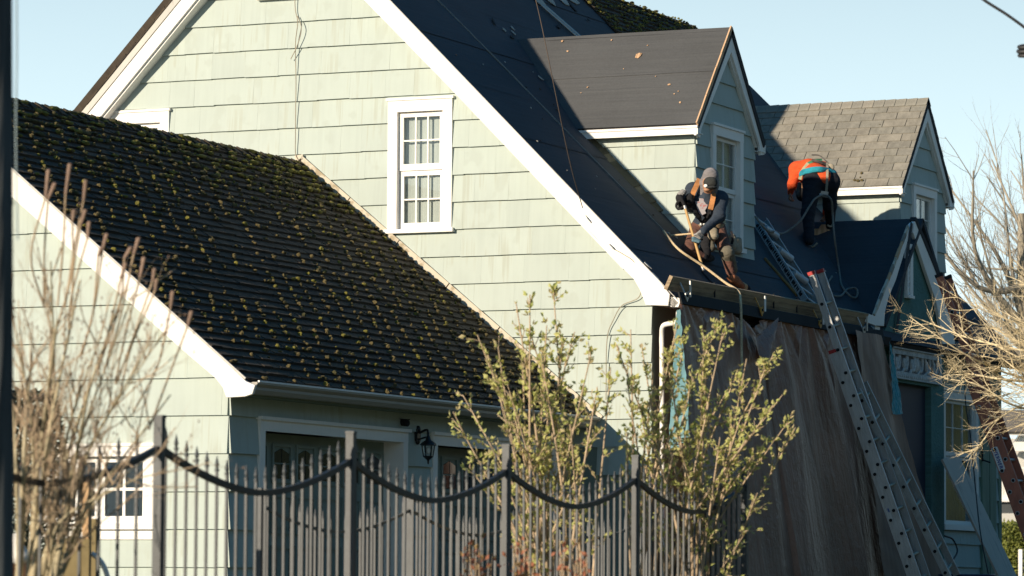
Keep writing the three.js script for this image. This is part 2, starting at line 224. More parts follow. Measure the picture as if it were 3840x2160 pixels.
// main roof slabs
const SA = Math.atan(MS), FR = frame(V(0.42, slopeY(0.42), 0.205), V(0, 0, -1), V(-Math.cos(SA), Math.sin(SA), 0)), SL = (0.42 - RX) / Math.cos(SA), RLEN = 0.205 - ZF;
const roof = put('roof', prism(FR, [[0, 0], [RLEN, 0], [RLEN, SL], [0, SL]], -0.012, -0.10), M.feltBack, house, { uv: false, label: 'steep front roof slope covered in black felt' });
{ const LA = Math.atan(1.0416), fl = frame(V(RX, RY, 0.22), V(0, 0, -1), V(Math.cos(LA), Math.sin(LA), 0)); const ol = 5.4 / Math.cos(LA), back = prism(fl, [[0, -ol], [RLEN, -ol], [RLEN, 0], [0, 0]], 0, -0.10);
  put('roof', back, M.oldShingle[0], house, { uv: false, label: 'rear roof slope with old dark shingles' }); }
srand(33);
{ let b = 0; const hs = [0.92, 0.98, 0.95, 0.97, 0.96, 0.98, 0.95, 1.1]; // felt in horizontal strips, each lapping the one below
  hs.forEach((h, i) => { let a = 0; const cut = i === 2 ? [5.2] : i === 4 ? [3.1, 9.5] : i === 1 ? [8.6] : []; for (const e of [...cut, RLEN]) { const t0 = 0.010 + 0.003 * (i % 2);
    const top = Math.min(SL, b + h + 0.03), n = 60, m = 5, g = new THREE.PlaneGeometry(e - a, top - b, n, m), p = g.attributes.position, u = g.attributes.uv;
    for (let k = 0; k < p.count; k++) { const x = a + (p.getX(k) + (e - a) / 2), y = b + (p.getY(k) + (top - b) / 2), edge = 0.006 * (fbm(x / 14, y / 14, 40, 30, 9, 2) - 0.5), yy = y + (p.getY(k) < -(top - b) / 2 + 0.01 ? edge * 2.5 : 0);
      const wv = 0.010 * (fbm(x / 14, y / 14, 14, 60, 77, 3) - 0.5), c = t0 + 0.006 * (1 - (y - b) / h) + wv * Math.min(1, 4 * (y - b) / h + 0.2); const q = FR.p(x, yy, c); p.setXYZ(k, q.x, q.y, q.z); u.setXY(k, x, y); }
    g.computeVertexNormals(); put('felt_sheet', g, M.felt, roof, { uv: false }); a = e - 0.02; } b += h; }); }
// rake boards of the near gable, with their bell-cast ends
const FK = frame(V(0, 0, 0.20), V(1, 0, 0), V(0, 1, 0)), poly2 = (f, pts, c0, c1) => { const s = new THREE.Shape(pts.map(p => new THREE.Vector2(p[0], p[1]))), g = new THREE.ExtrudeGeometry(s, { depth: c1 - c0, bevelEnabled: true, bevelThickness: 0.004, bevelSize: 0.004, bevelSegments: 1 }); g.translate(0, 0, c0); const m = new THREE.Matrix4().makeBasis(f.ax, f.ay, f.n); m.setPosition(f.o); g.applyMatrix4(m); return g; };
{ const up = -0.006, U = x => slopeY(x) - up; const pts = [[RX, U(RX)], [-0.9, U(-0.9)], [-0.16, U(-0.16) + 0.005], [0.15, U(0.15) + 0.01], [0.31, 5.045], [0.29, 4.915], [0.015, 4.93], [-0.062, 5.115], [-0.137, 5.235], [-0.288, 5.38], [-0.438, 5.54], [-0.62, 5.74], [RX, U(RX) - 0.335]];
  put('rake_board', poly2(FK, pts, -0.02, 0.030), M.white, house, { label: 'white rake board with a flared foot' });
  put('soffit', [prism(frame(V(-0.0, 0, 0), V(1, 0, 0), V(0, 1, 0)), [[0.0, 4.94], [0.28, 4.93], [0.28, 4.96], [0.0, 4.97]], 0.175, -13.5), poly2(frame(V(0, 0, 0.0), V(1, 0, 0), V(0, 1, 0)), [[RX, RY - 0.30], [-0.3, 5.36], [-0.3, 5.39], [RX, RY - 0.26]], 0.03, 0.175)], M.white, house);
  put('drip_edge', [bar(V(RX, U(RX) + 0.012, 0.225), V(0.40, U(0.40) + 0.012, 0.225), 0.008, 0.02, V(0, 0, 1))], M.trimGrey, house);
  const UL = x => 15.53 + 1.0416 * x, L = -10.3;
  put('rake_board', poly2(FK, [[L, UL(L) - 0.13], [L, UL(L) - 0.36], [RX, RY - 0.36], [RX, RY - 0.13]], -0.02, 0.015), M.white, house, { label: 'white rake board on the left slope' });
  put('rake_moulding', poly2(FK, [[L, UL(L) - 0.015], [L, UL(L) - 0.125], [RX, RY - 0.125], [RX, RY - 0.015]], -0.02, 0.03), M.trimGrey, house);
  put('soffit', poly2(FK, [[L, UL(L) - 0.40], [L, UL(L) - 0.36], [RX, RY - 0.36], [RX, RY - 0.40]], -0.19, -0.022), M.white, house);
  srand(5); const gs = []; for (let i = 0; i < 40; i++) { const x = RX - i * 0.135 - 0.07, w = 0.145; gs.push(prism(FK, [[x - w / 2, UL(x - w / 2) - 0.012], [x + w / 2, UL(x + w / 2) - 0.012], [x + w / 2, UL(x + w / 2) + 0.022 + R(0, 0.008)], [x - w / 2, UL(x - w / 2) + 0.004 + R(0, 0.008)]], 0.04 + R(0, 0.01), -0.2)); }
  for (const g of gs) put('shingle', g, pick(M.oldShingle), house, { uv: false });
  // eave gutter with a white end
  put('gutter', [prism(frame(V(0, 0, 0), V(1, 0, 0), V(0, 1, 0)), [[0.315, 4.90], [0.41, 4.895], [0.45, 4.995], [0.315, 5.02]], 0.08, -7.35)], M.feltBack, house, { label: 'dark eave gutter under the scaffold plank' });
  put('gutter_end', [prism(frame(V(0, 0, 0), V(1, 0, 0), V(0, 1, 0)), [[0.315, 4.90], [0.41, 4.895], [0.45, 4.995], [0.315, 5.02]], 0.205, 0.082)], M.white, house);
}
// ------------------------------------------------------------------ gable roofs standing on the front slope
function gableRoof(zc, hw, yl, yr, xf, fn) { // fn(frame, polygon, side)
  const s = (yr - yl) / hw, A = Math.atan(s), L = hw / Math.cos(A), xv = y => (MC - y) / MS - 0.02;
  const fl = frame(V(xf, yl, zc + hw), V(1, 0, 0), V(0, Math.sin(A), -Math.cos(A))); fn(fl, [[xv(yl) - xf, 0], [0, 0], [0, L], [xv(yr) - xf, L]], 1, L);
  const fr = frame(V(xf, yl, zc - hw), V(-1, 0, 0), V(0, Math.sin(A), Math.cos(A))); fn(fr, [[0, 0], [xf - xv(yl), 0], [xf - xv(yr), L], [0, L]], -1, L);
}
function dormer(zc, kind, label) {
  const D = sub('dormer', house, label), xF = -0.47, hw = 1.02, RH = 1.19, yr = 8.725, yl = 7.3565, s = (yr - yl) / RH;
  const ch = frame(V(0, 0, zc + hw), V(1, 0, 0), V(0, 1, 0)), fc = frame(V(xF, 0, zc), V(0, 0, -1), V(0, 1, 0)), rc = frame(V(0, 0, zc - hw), V(-1, 0, 0), V(0, 1, 0));
  const xb = y => (MC - y) / MS, yb = slopeY(xF), co = [[xb(7.42) - 0.01, 7.42], [xF, yb - 0.02], [xF, 7.42]];
  const fo = [[-hw, yb - 0.02], [hw, yb - 0.02], [hw, yl + s * (RH - hw) - 0.03], [0, yr - 0.05], [-hw, yl + s * (RH - hw) - 0.03]];
  const wr = [-0.53, 0.53, yb + 0.05, 7.43], hole = [wr[0] + 0.08, wr[1] - 0.08, wr[2] + 0.05, wr[3] - 0.08];
  put('wall', [prism(ch, co, -0.004, -0.1), prism(rc, co.map(q => [-q[0], q[1]]).reverse(), -0.004, -0.1), ...[fo].flatMap(q => minus(q, hole)).map(q => prism(fc, q, -0.004, -0.1))], M.wallBack, D, { uv: false });
  const b0 = onZ(2600, 539, -2.53).y - 0.2895 * 6, ro = { b0, e: 0.2895, w: [0.22, 0.55], t: 0.026, gap: 0.001, jit: 0.002, tilt: 0.001 };
  shakes('shake', [...rows(ch, co, ro), ...rows(fc, fo, { ...ro, holes: [[hole[0] - 0.06, hole[1] + 0.06, hole[2] - 0.06, hole[3] + 0.06]] }), ...rows(rc, co.map(q => [-q[0], q[1]]).reverse(), ro)], D);
  windowUnit(D, fc, wr, { flat: true, cw: 0.11, head: 0.12, sill: 0.06, sashes: [[0, 1, 0, 0.5, 2, 2], [0, 1, 0.5, 1, 2, 2]], mw: 0.012, mat: M.white, sashMat: M.white, curtain: true, proud: 0.05 });
  let first = true;
  gableRoof(zc, RH, yl, yr, -0.37, (f, p, side, L) => {
    put('roof', prism(f, p, -0.004, -0.07), M.feltBack, D, { uv: false });
    const w = p.reduce((m, q) => Math.max(m, Math.abs(q[0])), 0);
    if (kind === 'felt') { let b = 0; for (const h of [0.97, L - 0.97]) { const hs = halves(p), n = 70, m = 8, top = Math.min(L, b + h + 0.02), x0 = side > 0 ? -w : 0, g = new THREE.PlaneGeometry(w, top - b, n, m), q = g.attributes.position, u = g.attributes.uv;
        for (let k = 0; k < q.count; k++) { const y = b + q.getY(k) + (top - b) / 2; let lim = w - (w - Math.abs(p[0][0] || p[1][0])) * (1 - y / L); let x = q.getX(k) + w / 2; x = x / w * lim; const xx = side > 0 ? -lim + x : x;
          const c = 0.006 + 0.006 * (1 - (y - b) / h) + 0.011 * Math.pow(Math.abs(fbm((xx + 9) / 14 + 0.02 * side, y / 7, 9, 46, 91, 3) - 0.5) * 2, 1.2); const z = f.p(xx, y + 0.008 * fbm((xx + 9) / 14, 0.3, 50, 3, 12, 2) * (q.getY(k) < -(top - b) / 2 + 0.01 ? 1 : 0), c); q.setXYZ(k, z.x, z.y, z.z); u.setXY(k, xx, y); }
        g.computeVertexNormals(); put('felt_sheet', g, M.feltGrey, D, { uv: false }); b += h; } }
    else { const e = 0.1555; srand(61 + side); for (const g of rows(f, p, { b0: 0, e, w: [0.35, 0.35], stagger: 2, t: 0.008, gap: 0.010, jit: 0.001, tilt: 0.0008 })) put('shingle', g, pick(M.shingle), D, { uv: false }); }
    // eave fascia and soffit
    const e0 = f.p(side > 0 ? p[0][0] : 0, 0, -0.02), e1 = f.p(side > 0 ? 0 : p[1][0], 0, -0.02), dn = V(0, -0.055, 0);
    put('fascia', [bar(e0.clone().add(dn), e1.clone().add(dn), 0.10, 0.025, V(0, 0, side)), bar(e0.clone().add(V(0, -0.012, side * 0.014)), e1.clone().add(V(0, -0.012, side * 0.014)), 0.03, 0.03, V(0, 0, side))], M.white, D);
    put('soffit', bar(e0.clone().add(V(0, -0.09, -side * 0.09)), e1.clone().add(V(0, -0.09, -side * 0.09)), 0.012, 0.16, V(0, 0, side)), M.white, D);
  });
  if (kind !== 'felt') for (let i = 0; i < 19; i++) { const x = -0.37 - i * 0.165, gs = []; for (const sd of [1, -1]) { const A = Math.atan(s), f = frame(V(x, yr + 0.012, zc), V(sd, 0, 0), V(0, Math.sin(A), -sd * Math.cos(A))); gs.push(prism(f, sd > 0 ? [[-0.172, -0.15], [0, -0.15], [0, 0], [-0.172, 0]] : [[0, -0.15], [0.172, -0.15], [0.172, 0], [0, 0]], a => 0.004 + 0.010 * Math.max(0, 1 - Math.abs(a) / 0.17), -0.01)); } put('ridge_shingle', gs, pick(M.shingle), D, { uv: false }); }
  // rake boards on the face
  const fk = frame(V(-0.40, 0, zc), V(0, 0, -1), V(0, 1, 0));
  for (const sd of [-1, 1]) { const W = 0.185, pts = [[0, yr - 0.03], [sd * (RH - 0.005), yl - 0.03], [sd * (RH + 0.0), yl - 0.13], [sd * (RH - 0.13), yl - 0.15], [sd * (RH - 0.17), yl - 0.03], [0, yr - 0.03 - W / Math.cos(Math.atan(s))]];
    put('rake_board', poly2(fk, sd > 0 ? pts.reverse() : pts, -0.015, 0.012), M.white, D, {});
    const pts2 = [[0, yr - 0.04 - W * 1.5], [sd * (RH - 0.2), yl - 0.03], [sd * (RH - 0.17), yl - 0.06], [0, yr - 0.08 - W * 1.5]]; put('rake_soffit', poly2(fk, sd > 0 ? pts2.reverse() : pts2, -0.055, -0.018), M.white, D, {}); }
  if (kind === 'felt') { const gs = []; for (let i = 0; i < 7; i++) { const t0 = i / 7 + 0.004, t1 = (i + 1) / 7; const P = t => V(-0.376 + R(-0.003, 0.003), yr + (yl - yr) * t + 0.006, zc + RH * t + 0.012); gs.push(bar(P(t0), P(t1), 0.05, 0.02, V(1, 0.1, 0))); } gs.forEach(g => put('bare_wood_strip', g, M.rawWood, D)); }
  return D;
}
srand(41); dormer(-3.55, 'felt', 'near dormer with a grey felt roof and stripped wooden edge');
srand(42); dormer(-11.42, 'shingle', 'far dormer still covered in weathered grey shingles');

// unseen dark trees, added to block low sky and darken the shaded front
{ srand(19); const gs = []; for (let i = 0; i < 80; i++) { const far = i > 45, z = far ? -78 - (i - 46) * 5.5 : -75 + i * 2.6 + R(-1, 1), x = 27 + R(-2, 5) + (far ? 4 : 0), h = R(8, 13) + (far ? 7 : 0), g = new THREE.IcosahedronGeometry(1, 3), p = g.attributes.position; for (let k = 0; k < p.count; k++) { const f = 1 + 0.5 * (hash(Math.round(p.getX(k) * 997), Math.round(p.getY(k) * 997) + i * 7, 3) - 0.5); p.setXYZ(k, p.getX(k) * f, p.getY(k) * f, p.getZ(k) * f); } g.scale(R(2.2, 3.2), h / 2, R(2.2, 3.0) * (far ? 2 : 1)); g.translate(x, h / 2 + 0.5, z); g.computeVertexNormals(); gs.push(g); }
  const m = mesh('added_tree_line', gs, std({ color: rgb(0.035, 0.05, 0.022), roughness: 1 }), null, { kind: 'stuff' }); tag(m, 'added unseen line of dark trees that dims the shaded house front', 'trees'); }
// ------------------------------------------------------------------ entry gable, right end of the front
M.stucco = std({ map: tex(512, 512, [1.6, 1.6], (u, v) => { const a = fbm(u, v, 60, 60, 401, 3), b = fbm(u, v, 5, 6, 403, 4); return [0.105, 0.225, 0.205].map(q => q * (0.8 + 0.3 * b + 0.25 * (a - 0.5))); }), bumpMap: tex(512, 512, [1.6, 1.6], (u, v) => fbm(u, v, 70, 70, 407, 3), true), bumpScale: 0.012, roughness: 0.95 });
M.doorShade = std({ color: rgb(0.028, 0.030, 0.055), roughness: 0.6 });  // navy darkened so the sheet stands for the shaded doorway recess
M.greenPost = std({ map: tex(128, 256, [0.6, 2.2], (u, v) => { const b = fbm(u, v, 12, 4, 413, 4); return [0.17, 0.25, 0.185].map(q => q * (0.7 + 0.6 * b)); }), roughness: 0.7 });
const XE = 0.30, ZE = -8.95, EF = frame(V(XE, 0, ZE), V(0, 0, -1), V(0, 1, 0)), ez = (x, y, k = XE) => { const p = onX(x, y, k); return [ZE - p.z, p.y]; };
const entry = sub('entry_gable', house, 'small steep entry gable of dark green stucco with white bell-cast rakes');
{ const dl = ez(3345, 1440)[0], dr = ez(3492, 1440)[0], dt = ez(3400, 1437)[1], wl = ez(3540, 1600)[0];
  const out = [[-1.15, 0.8], [wl, 0.8], [wl, 5.1], [1.55, 5.15], [1.35, 5.3], [0.02, 6.66], [-1.3, 5.3], [-1.15, 5.1]];
  const parts = [[[-1.15, 0.8], [wl, 0.8], [wl, 5.1], [-1.15, 5.1]], [[-1.45, 5.1], [1.6, 5.1], [1.15, 5.42], [0.02, 6.64], [-1.1, 5.42]]];
  const door = [dl, dr, 0.7, dt];
  put('wall', parts.flatMap(q => minus(q, door)).map(q => prism(EF, q, 0, -0.14)), M.stucco, entry, { uv: false });
  put('door', [prism(EF, [[dl - 0.02, 0.7], [dr + 0.02, 0.7], [dr + 0.02, dt + 0.02], [dl - 0.02, dt + 0.02]], -0.09, -0.14)], M.doorShade, entry, { uv: false, label: 'navy front door with the shade of the doorway put into its colour' });
  // roof
  gableRoof(ZE, 1.62, 5.17, 6.735, 0.37, (f, p, sd, L) => { put('roof', prism(f, p, 0.012, -0.05), M.felt, entry, { uv: false, label: sd > 0 ? 'black felt slope of the entry gable' : '' }); });
  // rake boards traced on the entry face
  const K = 0.34, FKe = frame(V(K, 0, ZE), V(0, 0, -1), V(0, 1, 0)), E2 = (x, y) => ez(x, y, K);
  put('rake_board', poly2(FKe, [E2(3421, 832), E2(3416, 850), E2(3402, 890), E2(3353, 1050), E2(3326, 1115), E2(3312, 1170), E2(3309, 1222), E2(3274, 1220), E2(3277, 1180), E2(3307, 1098), E2(3342, 1020), E2(3411, 842)].reverse(), -0.02, 0.02), M.white, entry, { label: 'left white rake board with its shingles torn off' });
  put('rake_board', poly2(FKe, [E2(3427, 826), E2(3501, 1006), E2(3536, 1100), E2(3562, 1195), E2(3575, 1290), E2(3530, 1290), E2(3518, 1200), E2(3505, 1130), E2(3466, 1015), E2(3419, 872), E2(3421, 845)], -0.02, 0.02).scale(1, 1, 1), M.white, entry, { label: 'right white rake board' });
  put('rake_underside', poly2(FKe, [E2(3428, 815), E2(3508, 1002), E2(3560, 1150), E2(3585, 1240), E2(3575, 1240), E2(3548, 1150), E2(3499, 1010), E2(3424, 826)], -0.05, 0.03), M.feltBack, entry, {});
  // torn shingle edge along the left rake
  srand(77); for (let i = 0; i < 12; i++) { const t = i / 12, P = t => { const q = t < 0.5 ? [3405 - 66 * t * 2, 850 + 175 * t * 2] : [3339 - 62 * (t - 0.5) * 2, 1025 + 155 * (t - 0.5) * 2]; return onX(q[0], q[1], 0.37); }; put('torn_shingle', bar(P(t), P(t + 0.085), R(0.035, 0.06), 0.03, V(1, 0, 0)), pick([M.flash, M.shingle[0], M.rawWood]), entry); }
  put('felt_strip', bar(onX(3419, 835, 0.375), onX(3362, 1245, 0.345), 0.085, 0.006, V(1, 0, 0)), M.felt, entry, { label: 'dark strip of felt hanging down the entry gable' });
  // slatted vent
  const v0 = E2(3401, 912), v1 = E2(3423, 1105), q = (x0, x1, y0, y1, c0, c1) => prism(EF, [[x0, y0], [x1, y0], [x1, y1], [x0, y1]], c1, c0), a0 = v0[0], a1 = a0 + 0.24, b1 = v0[1], b0 = v1[1] - 0.02;
  const vent = put('vent', [q(a0, a0 + 0.05, b0, b1, 0, 0.05), q(a1 - 0.11, a1, b0, b1, 0, 0.05), q(a0 + 0.05, a1 - 0.11, b1 - 0.06, b1, 0, 0.048), q(a0 - 0.01, a1 + 0.01, b0 - 0.04, b0, 0, 0.07)], M.white, entry, { uv: false, label: 'narrow white slatted vent' });
  for (let i = 0; i < 8; i++) { const y = b0 + 0.02 + i * (b1 - b0 - 0.08) / 8; put('slat', prism(EF, [[a0 + 0.05, y], [a1 - 0.11, y], [a1 - 0.11, y + 0.045], [a0 + 0.05, y + 0.045]], (x, yy) => 0.04 - 0.5 * (yy - y), 0.005), M.white, entry, { uv: false }); }
  // carved panel over the door
  const c0 = ez(3335, 1304), c1 = ez(3520, 1420), pa0 = c0[0], pa1 = c1[0], pb1 = c0[1], pb0 = ez(3335, 1415)[1];
  M.carve = std({ map: grain(421, [0.55, 0.55, 0.53], 0.5), roughness: 0.85 }); M.carveBack = std({ map: grain(423, [0.17, 0.175, 0.185], 0.6), roughness: 0.9 });
  const fw = 0.09, fb = 0.10; put('panel_frame', [q(pa0, pa0 + fw, pb0, pb1, 0, 0.05), q(pa1 - fw, pa1, pb0, pb1, 0, 0.05), q(pa0 + fw, pa1 - fw, pb1 - 0.07, pb1, 0, 0.048), q(pa0 + fw, pa1 - fw, pb0, pb0 + fb, 0, 0.048), q(pa0 - 0.02, pa1 + 0.02, pb1, pb1 + 0.025, 0, 0.07)], M.carve, entry, { uv: false, label: 'carved grey panel frame above the door' });
  put('panel_field', q(pa0 + fw, pa1 - fw, pb0 + fb, pb1 - 0.07, 0, 0.006), M.carveBack, entry, { uv: false });
  const sc = [], cy = (pb0 + fb + pb1 - 0.07) / 2, W = pa1 - pa0 - 2 * fw, m4 = new THREE.Matrix4().makeBasis(EF.ax, EF.ay, EF.n);
  for (let i = 0; i < 6; i++) { const x = pa0 + fw + W * (i + 0.5) / 6, pts = []; const sgn = i < 3 ? 1 : -1; for (let k = 0; k <= 26; k++) { const t = k / 26, an = (0.4 + t * 5.2) * sgn, r = (0.135 - 0.095 * t); pts.push(EF.p(x + sgn * r * Math.sin(an) * 0.9, cy + 0.02 + r * Math.cos(an) * 1.15, 0.022)); } sc.push(tube(pts, 0.026, 40, 6)); sc.push(tube([EF.p(x - 0.11, cy - 0.13, 0.02), EF.p(x - 0.02, cy - 0.05, 0.025), EF.p(x + 0.10 * sgn, cy + 0.12, 0.02)], 0.022, 14, 6)); }
  sc.push(ball(EF.p((pa0 + pa1) / 2, cy, 0.02), 0.05, 0.10, 0.05)); for (let i = 0; i < 22; i++) sc.push(ball(EF.p(pa0 + fw + W * (i + 0.5) / 22, pb0 + 0.05, 0.048), 0.012, 0.028, 0.026, 6, 5));
  put('scrollwork', sc, M.carve, entry);
  // corbel at the left eave
  const k0 = onX(3285, 1232, 0.30); put('corbel', [bx(0.02, 0.32, k0.y - 0.10, k0.y + 0.03, k0.z - 0.10, k0.z + 0.10), ball(V(0.24, k0.y - 0.09, k0.z), 0.13, 0.10, 0.10)], M.white, entry, { label: 'white curled corbel under the left eave' });
  const g0 = onX(3240, 1190, 0.42), g1 = onX(3280, 1205, 0.42); put('fascia', bar(g0, g1, 0.12, 0.05, V(1, 0, 0)), M.white, entry);
}
{ // right end of the front wall: window, corner board, shakes
  const F2 = frame(V(0, 0, 0), V(0, 0, -1), V(0, 1, 0)), TL = onX(3536, 1468, 0.03), BR = onX(3660, 2000, 0.03), wr = [-TL.z, -onX(3668, 1500, 0.03).z, BR.y + 0.03, TL.y + 0.02], hole = [wr[0] + 0.08, wr[1] - 0.08, wr[2] + 0.05, wr[3] - 0.08];
  const out = [[9.95, 0.6], [13.55, 0.6], [13.55, 5.23], [9.95, 5.23]];
  wall('side_wall', F2, out, [hole], house); srand(91);
  const c0 = -onX(3668, 1600, 0).z, c1 = c0 + 0.9;
  const sh = rows(F2, [[9.95, 0.6], [13.46, 0.6], [13.46, 5.2], [9.95, 5.2]], { b0: 0.97, e: 0.33, w: [0.3, 0.62], t: 0.028, gap: 0.001, jit: 0.003, holes: [[hole[0] - 0.06, hole[1] + 0.06, hole[2] - 0.06, hole[3] + 0.06]] });
  shakes('shake', sh, house);
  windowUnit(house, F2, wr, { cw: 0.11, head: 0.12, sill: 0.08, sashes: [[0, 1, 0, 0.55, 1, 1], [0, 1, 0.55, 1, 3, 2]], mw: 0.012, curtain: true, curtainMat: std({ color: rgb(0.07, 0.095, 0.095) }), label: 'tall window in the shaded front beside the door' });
  put('corner_board', [prism(F2, [[c0 + 0.03, 0.6], [c0 + 0.36, 0.6], [c0 + 0.36, 5.0], [c0 + 0.03, 5.0]], 0.055, 0), prism(F2, [[c0 + 0.40, 0.6], [c0 + 0.70, 0.6], [c0 + 0.70, 5.0], [c0 + 0.40, 5.0]], 0.055, 0)], M.greenPost, house, { uv: false, label: 'dull green boards beside the tall window' });
  put('corner_board', [bx(-0.02, 0.03, 0.6, 5.1, -13.6, -13.46)], M.greenPost, house);
  const hk = onX(3684, 1640, 0.06); put('bracket', [rod(hk, hk.clone().add(V(0, -0.35, 0)), 0.012), rod(hk.clone().add(V(0, -0.33, 0)), hk.clone().add(V(0.12, -0.37, 0)), 0.012)], M.dark, house, { label: 'small iron hook on the green boards' });
}
// mossy old shingles left near the ridge, and torn scraps of underlay
{ srand(101); const A = (x, y) => { const p = onP(x, y, V(MS, 1, 0), MC); return FR.uv(p); };
  const patch = [A(2160, -40), A(2190, 45), A(2240, 95), A(2300, 130), A(2360, 150), A(2520, 150), A(2760, 270), A(2900, 430)]; // torn edge, from the ridge down
  const pieces = []; const inPatch = (a, b) => { const pts = patch; for (let i = 0; i < pts.length - 1; i++) { const [x0, y0] = pts[i], [x1, y1] = pts[i + 1]; if (a >= x0 && a < x1) return b > y0 + (y1 - y0) * (a - x0) / (x1 - x0); } return a >= pts[pts.length - 1][0]; };
  for (const g of rows(FR, [[9.0, 4.0], [RLEN, 0.0], [RLEN, SL], [9.0, SL]], { b0: 0, e: 0.13, w: [0.15, 0.32], t: 0.03, tv: 0.3, gap: 0.006, jit: 0.012, tilt: 0.006 })) if (inPatch(g.at[0], g.at[1])) { g.translate(FR.n.x * 0.03, FR.n.y * 0.03, 0); pieces.push(g); }
  const near = pieces.slice(-260); pieces.slice(0, -260); near.forEach(g => put('old_shingle', g, pick(M.oldShingle), roof, { uv: false })); const rest = pieces.slice(0, Math.max(0, pieces.length - 260)); if (rest.length) put('old_shingle', rest, M.oldShingle[1], roof, { uv: false, kind: 'stuff' });
  const ms = []; for (let i = 0; i < 520; i++) { const g = pick(pieces), c = FR.p(g.at[0] + R(-0.1, 0.2), g.at[1] + R(-0.02, 0.1), 0.06), t = new THREE.IcosahedronGeometry(R(0.010, 0.032), 0); t.scale(R(0.8, 1.6), R(0.6, 1), R(0.8, 1.6)); t.rotateY(R(0, 6)); t.translate(c.x, c.y, c.z); ms.push(t); }
  for (const [k, m] of [[0, M.mossA], [1, M.mossC]]) put('moss', ms.filter((_, i) => i % 2 === k), m, roof, { kind: 'stuff' });
  // scraps
  const scrap = (x, y, w, h, m, a = R(0, 3), lift = 0.03) => { const [u, v] = A(x, y), s = new THREE.Shape(), n = 7; for (let i = 0; i < n; i++) { const t = i / n * 6.283, k = R(0.55, 1.15), X = Math.cos(t) * w * k / 2, Y = Math.sin(t) * h * k / 2, px = u + X * Math.cos(a) - Y * Math.sin(a), py = v + X * Math.sin(a) + Y * Math.cos(a); i ? s.lineTo(px, py) : s.moveTo(px, py); } const g = new THREE.ExtrudeGeometry(s, { depth: 0.008, bevelEnabled: false }); g.translate(0, 0, lift); const mm = new THREE.Matrix4().makeBasis(FR.ax, FR.ay, FR.n); mm.setPosition(FR.o); g.applyMatrix4(mm); return put('felt_scrap', g, m, roof); };
  M.paper = std({ map: grain(431, [0.36, 0.35, 0.31], 0.3), roughness: 0.9 });
  scrap(2020, 12, 0.5, 0.35, M.paper, 0.6); scrap(2055, 5, 0.45, 0.3, M.paper, 0.2); scrap(2110, 8, 0.4, 0.25, M.paper, 0.4); scrap(2145, 5, 0.5, 0.2, M.paper, 0.1);
  for (const [x, y, w, h] of [[1845, 88, 0.25, 0.06], [1915, 145, 0.14, 0.1], [2090, 108, 0.16, 0.1], [2140, 30, 0.3, 0.12], [2200, 80, 0.12, 0.06]]) scrap(x, y, w, h, M.dark);
  for (const [x, y] of [[1916, 112], [1921, 132], [2020, 298], [1886, 119]]) scrap(x, y, 0.12, 0.07, M.paper);
  for (const [x, y] of [[2780, 1090], [2600, 1100], [2200, 830], [2290, 935], [2420, 1000], [3148, 880], [3200, 1010], [3165, 985]]) scrap(x, y, 0.16, 0.07, x > 3000 ? M.flash : M.trimGrey);
  // the dark flashing strip against the near dormer's cheek
  M.flashOld = std({ map: grain(1, [0.085, 0.078, 0.05], 0.6), roughness: 0.95 }); M.flashOld2 = std({ map: grain(1, [0.19, 0.16, 0.10], 0.6), roughness: 0.95 });
  const f0 = FR.p(...A(2212, 525), 0.03), f1 = FR.p(...A(2452, 792), 0.03), sn = []; const NS = 9; for (let i = 0; i < NS; i++) { const a = f0.clone().lerp(f1, i / NS), b = f0.clone().lerp(f1, (i + 1) / NS + 0.01); a.z = b.z = -2.44 + R(-0.02, 0.02); put('step_flashing', bar(a, b, R(0.15, 0.19), 0.012 + 0.006 * (i % 2), V(0.55, 0.75, 0.35)), i % 4 === 2 ? M.flashOld2 : M.flashOld, roof); }
}
{ srand(181); const chip = (p, n, w, m, parent, name) => { const g = new THREE.IcosahedronGeometry(w, 0); g.scale(1.3, 0.5, 1); g.rotateY(R(0, 3)); g.applyQuaternion(new THREE.Quaternion().setFromUnitVectors(V(0, 1, 0), n)); const q = p.clone().addScaledVector(n, 0.02); g.translate(q.x, q.y, q.z); put(name, g, m, parent); };
  const s1 = (8.725 - 7.3565) / 1.19, n1 = V(0, 1, s1).normalize(), d1 = house.children.filter(c => c.name === 'dormer'), A = (x, y, zc) => onP(x, y, n1, (8.725 + s1 * zc) / Math.hypot(1, s1));
  for (const [x, y, w] of [[2397, 212, .045], [2110, 158, .018], [2130, 196, .015], [2295, 154, .012], [2430, 174, .010], [2205, 331, .012], [2511, 321, .018], [2552, 388, .016], [2530, 356, .010], [2545, 346, .010], [2180, 352, .008], [2340, 262, .008], [2460, 290, .008]]) chip(A(x, y, -3.55), n1, w, M.rawWood, d1[0], 'wood_chip');
  for (const [x, y, w] of [[3206, 679, .02], [3218, 681, .025], [3233, 679, .022], [3232, 652, .02], [3227, 668, .012], [3300, 470, .008]]) chip(A(x, y, -11.42), n1, w, M.mossLitEdge, d1[1], 'moss_tuft');
  const n2 = FR.n; for (let i = 0; i < 70; i++) { const p = FR.p(R(0.3, 9), R(0.2, 4.6), 0.01); chip(p, n2, R(.006, .018), pick([M.trimGrey, M.oldShingle[2], M.flash, M.oldShingle[1], M.oldShingle[0]]), roof, 'debris'); } }
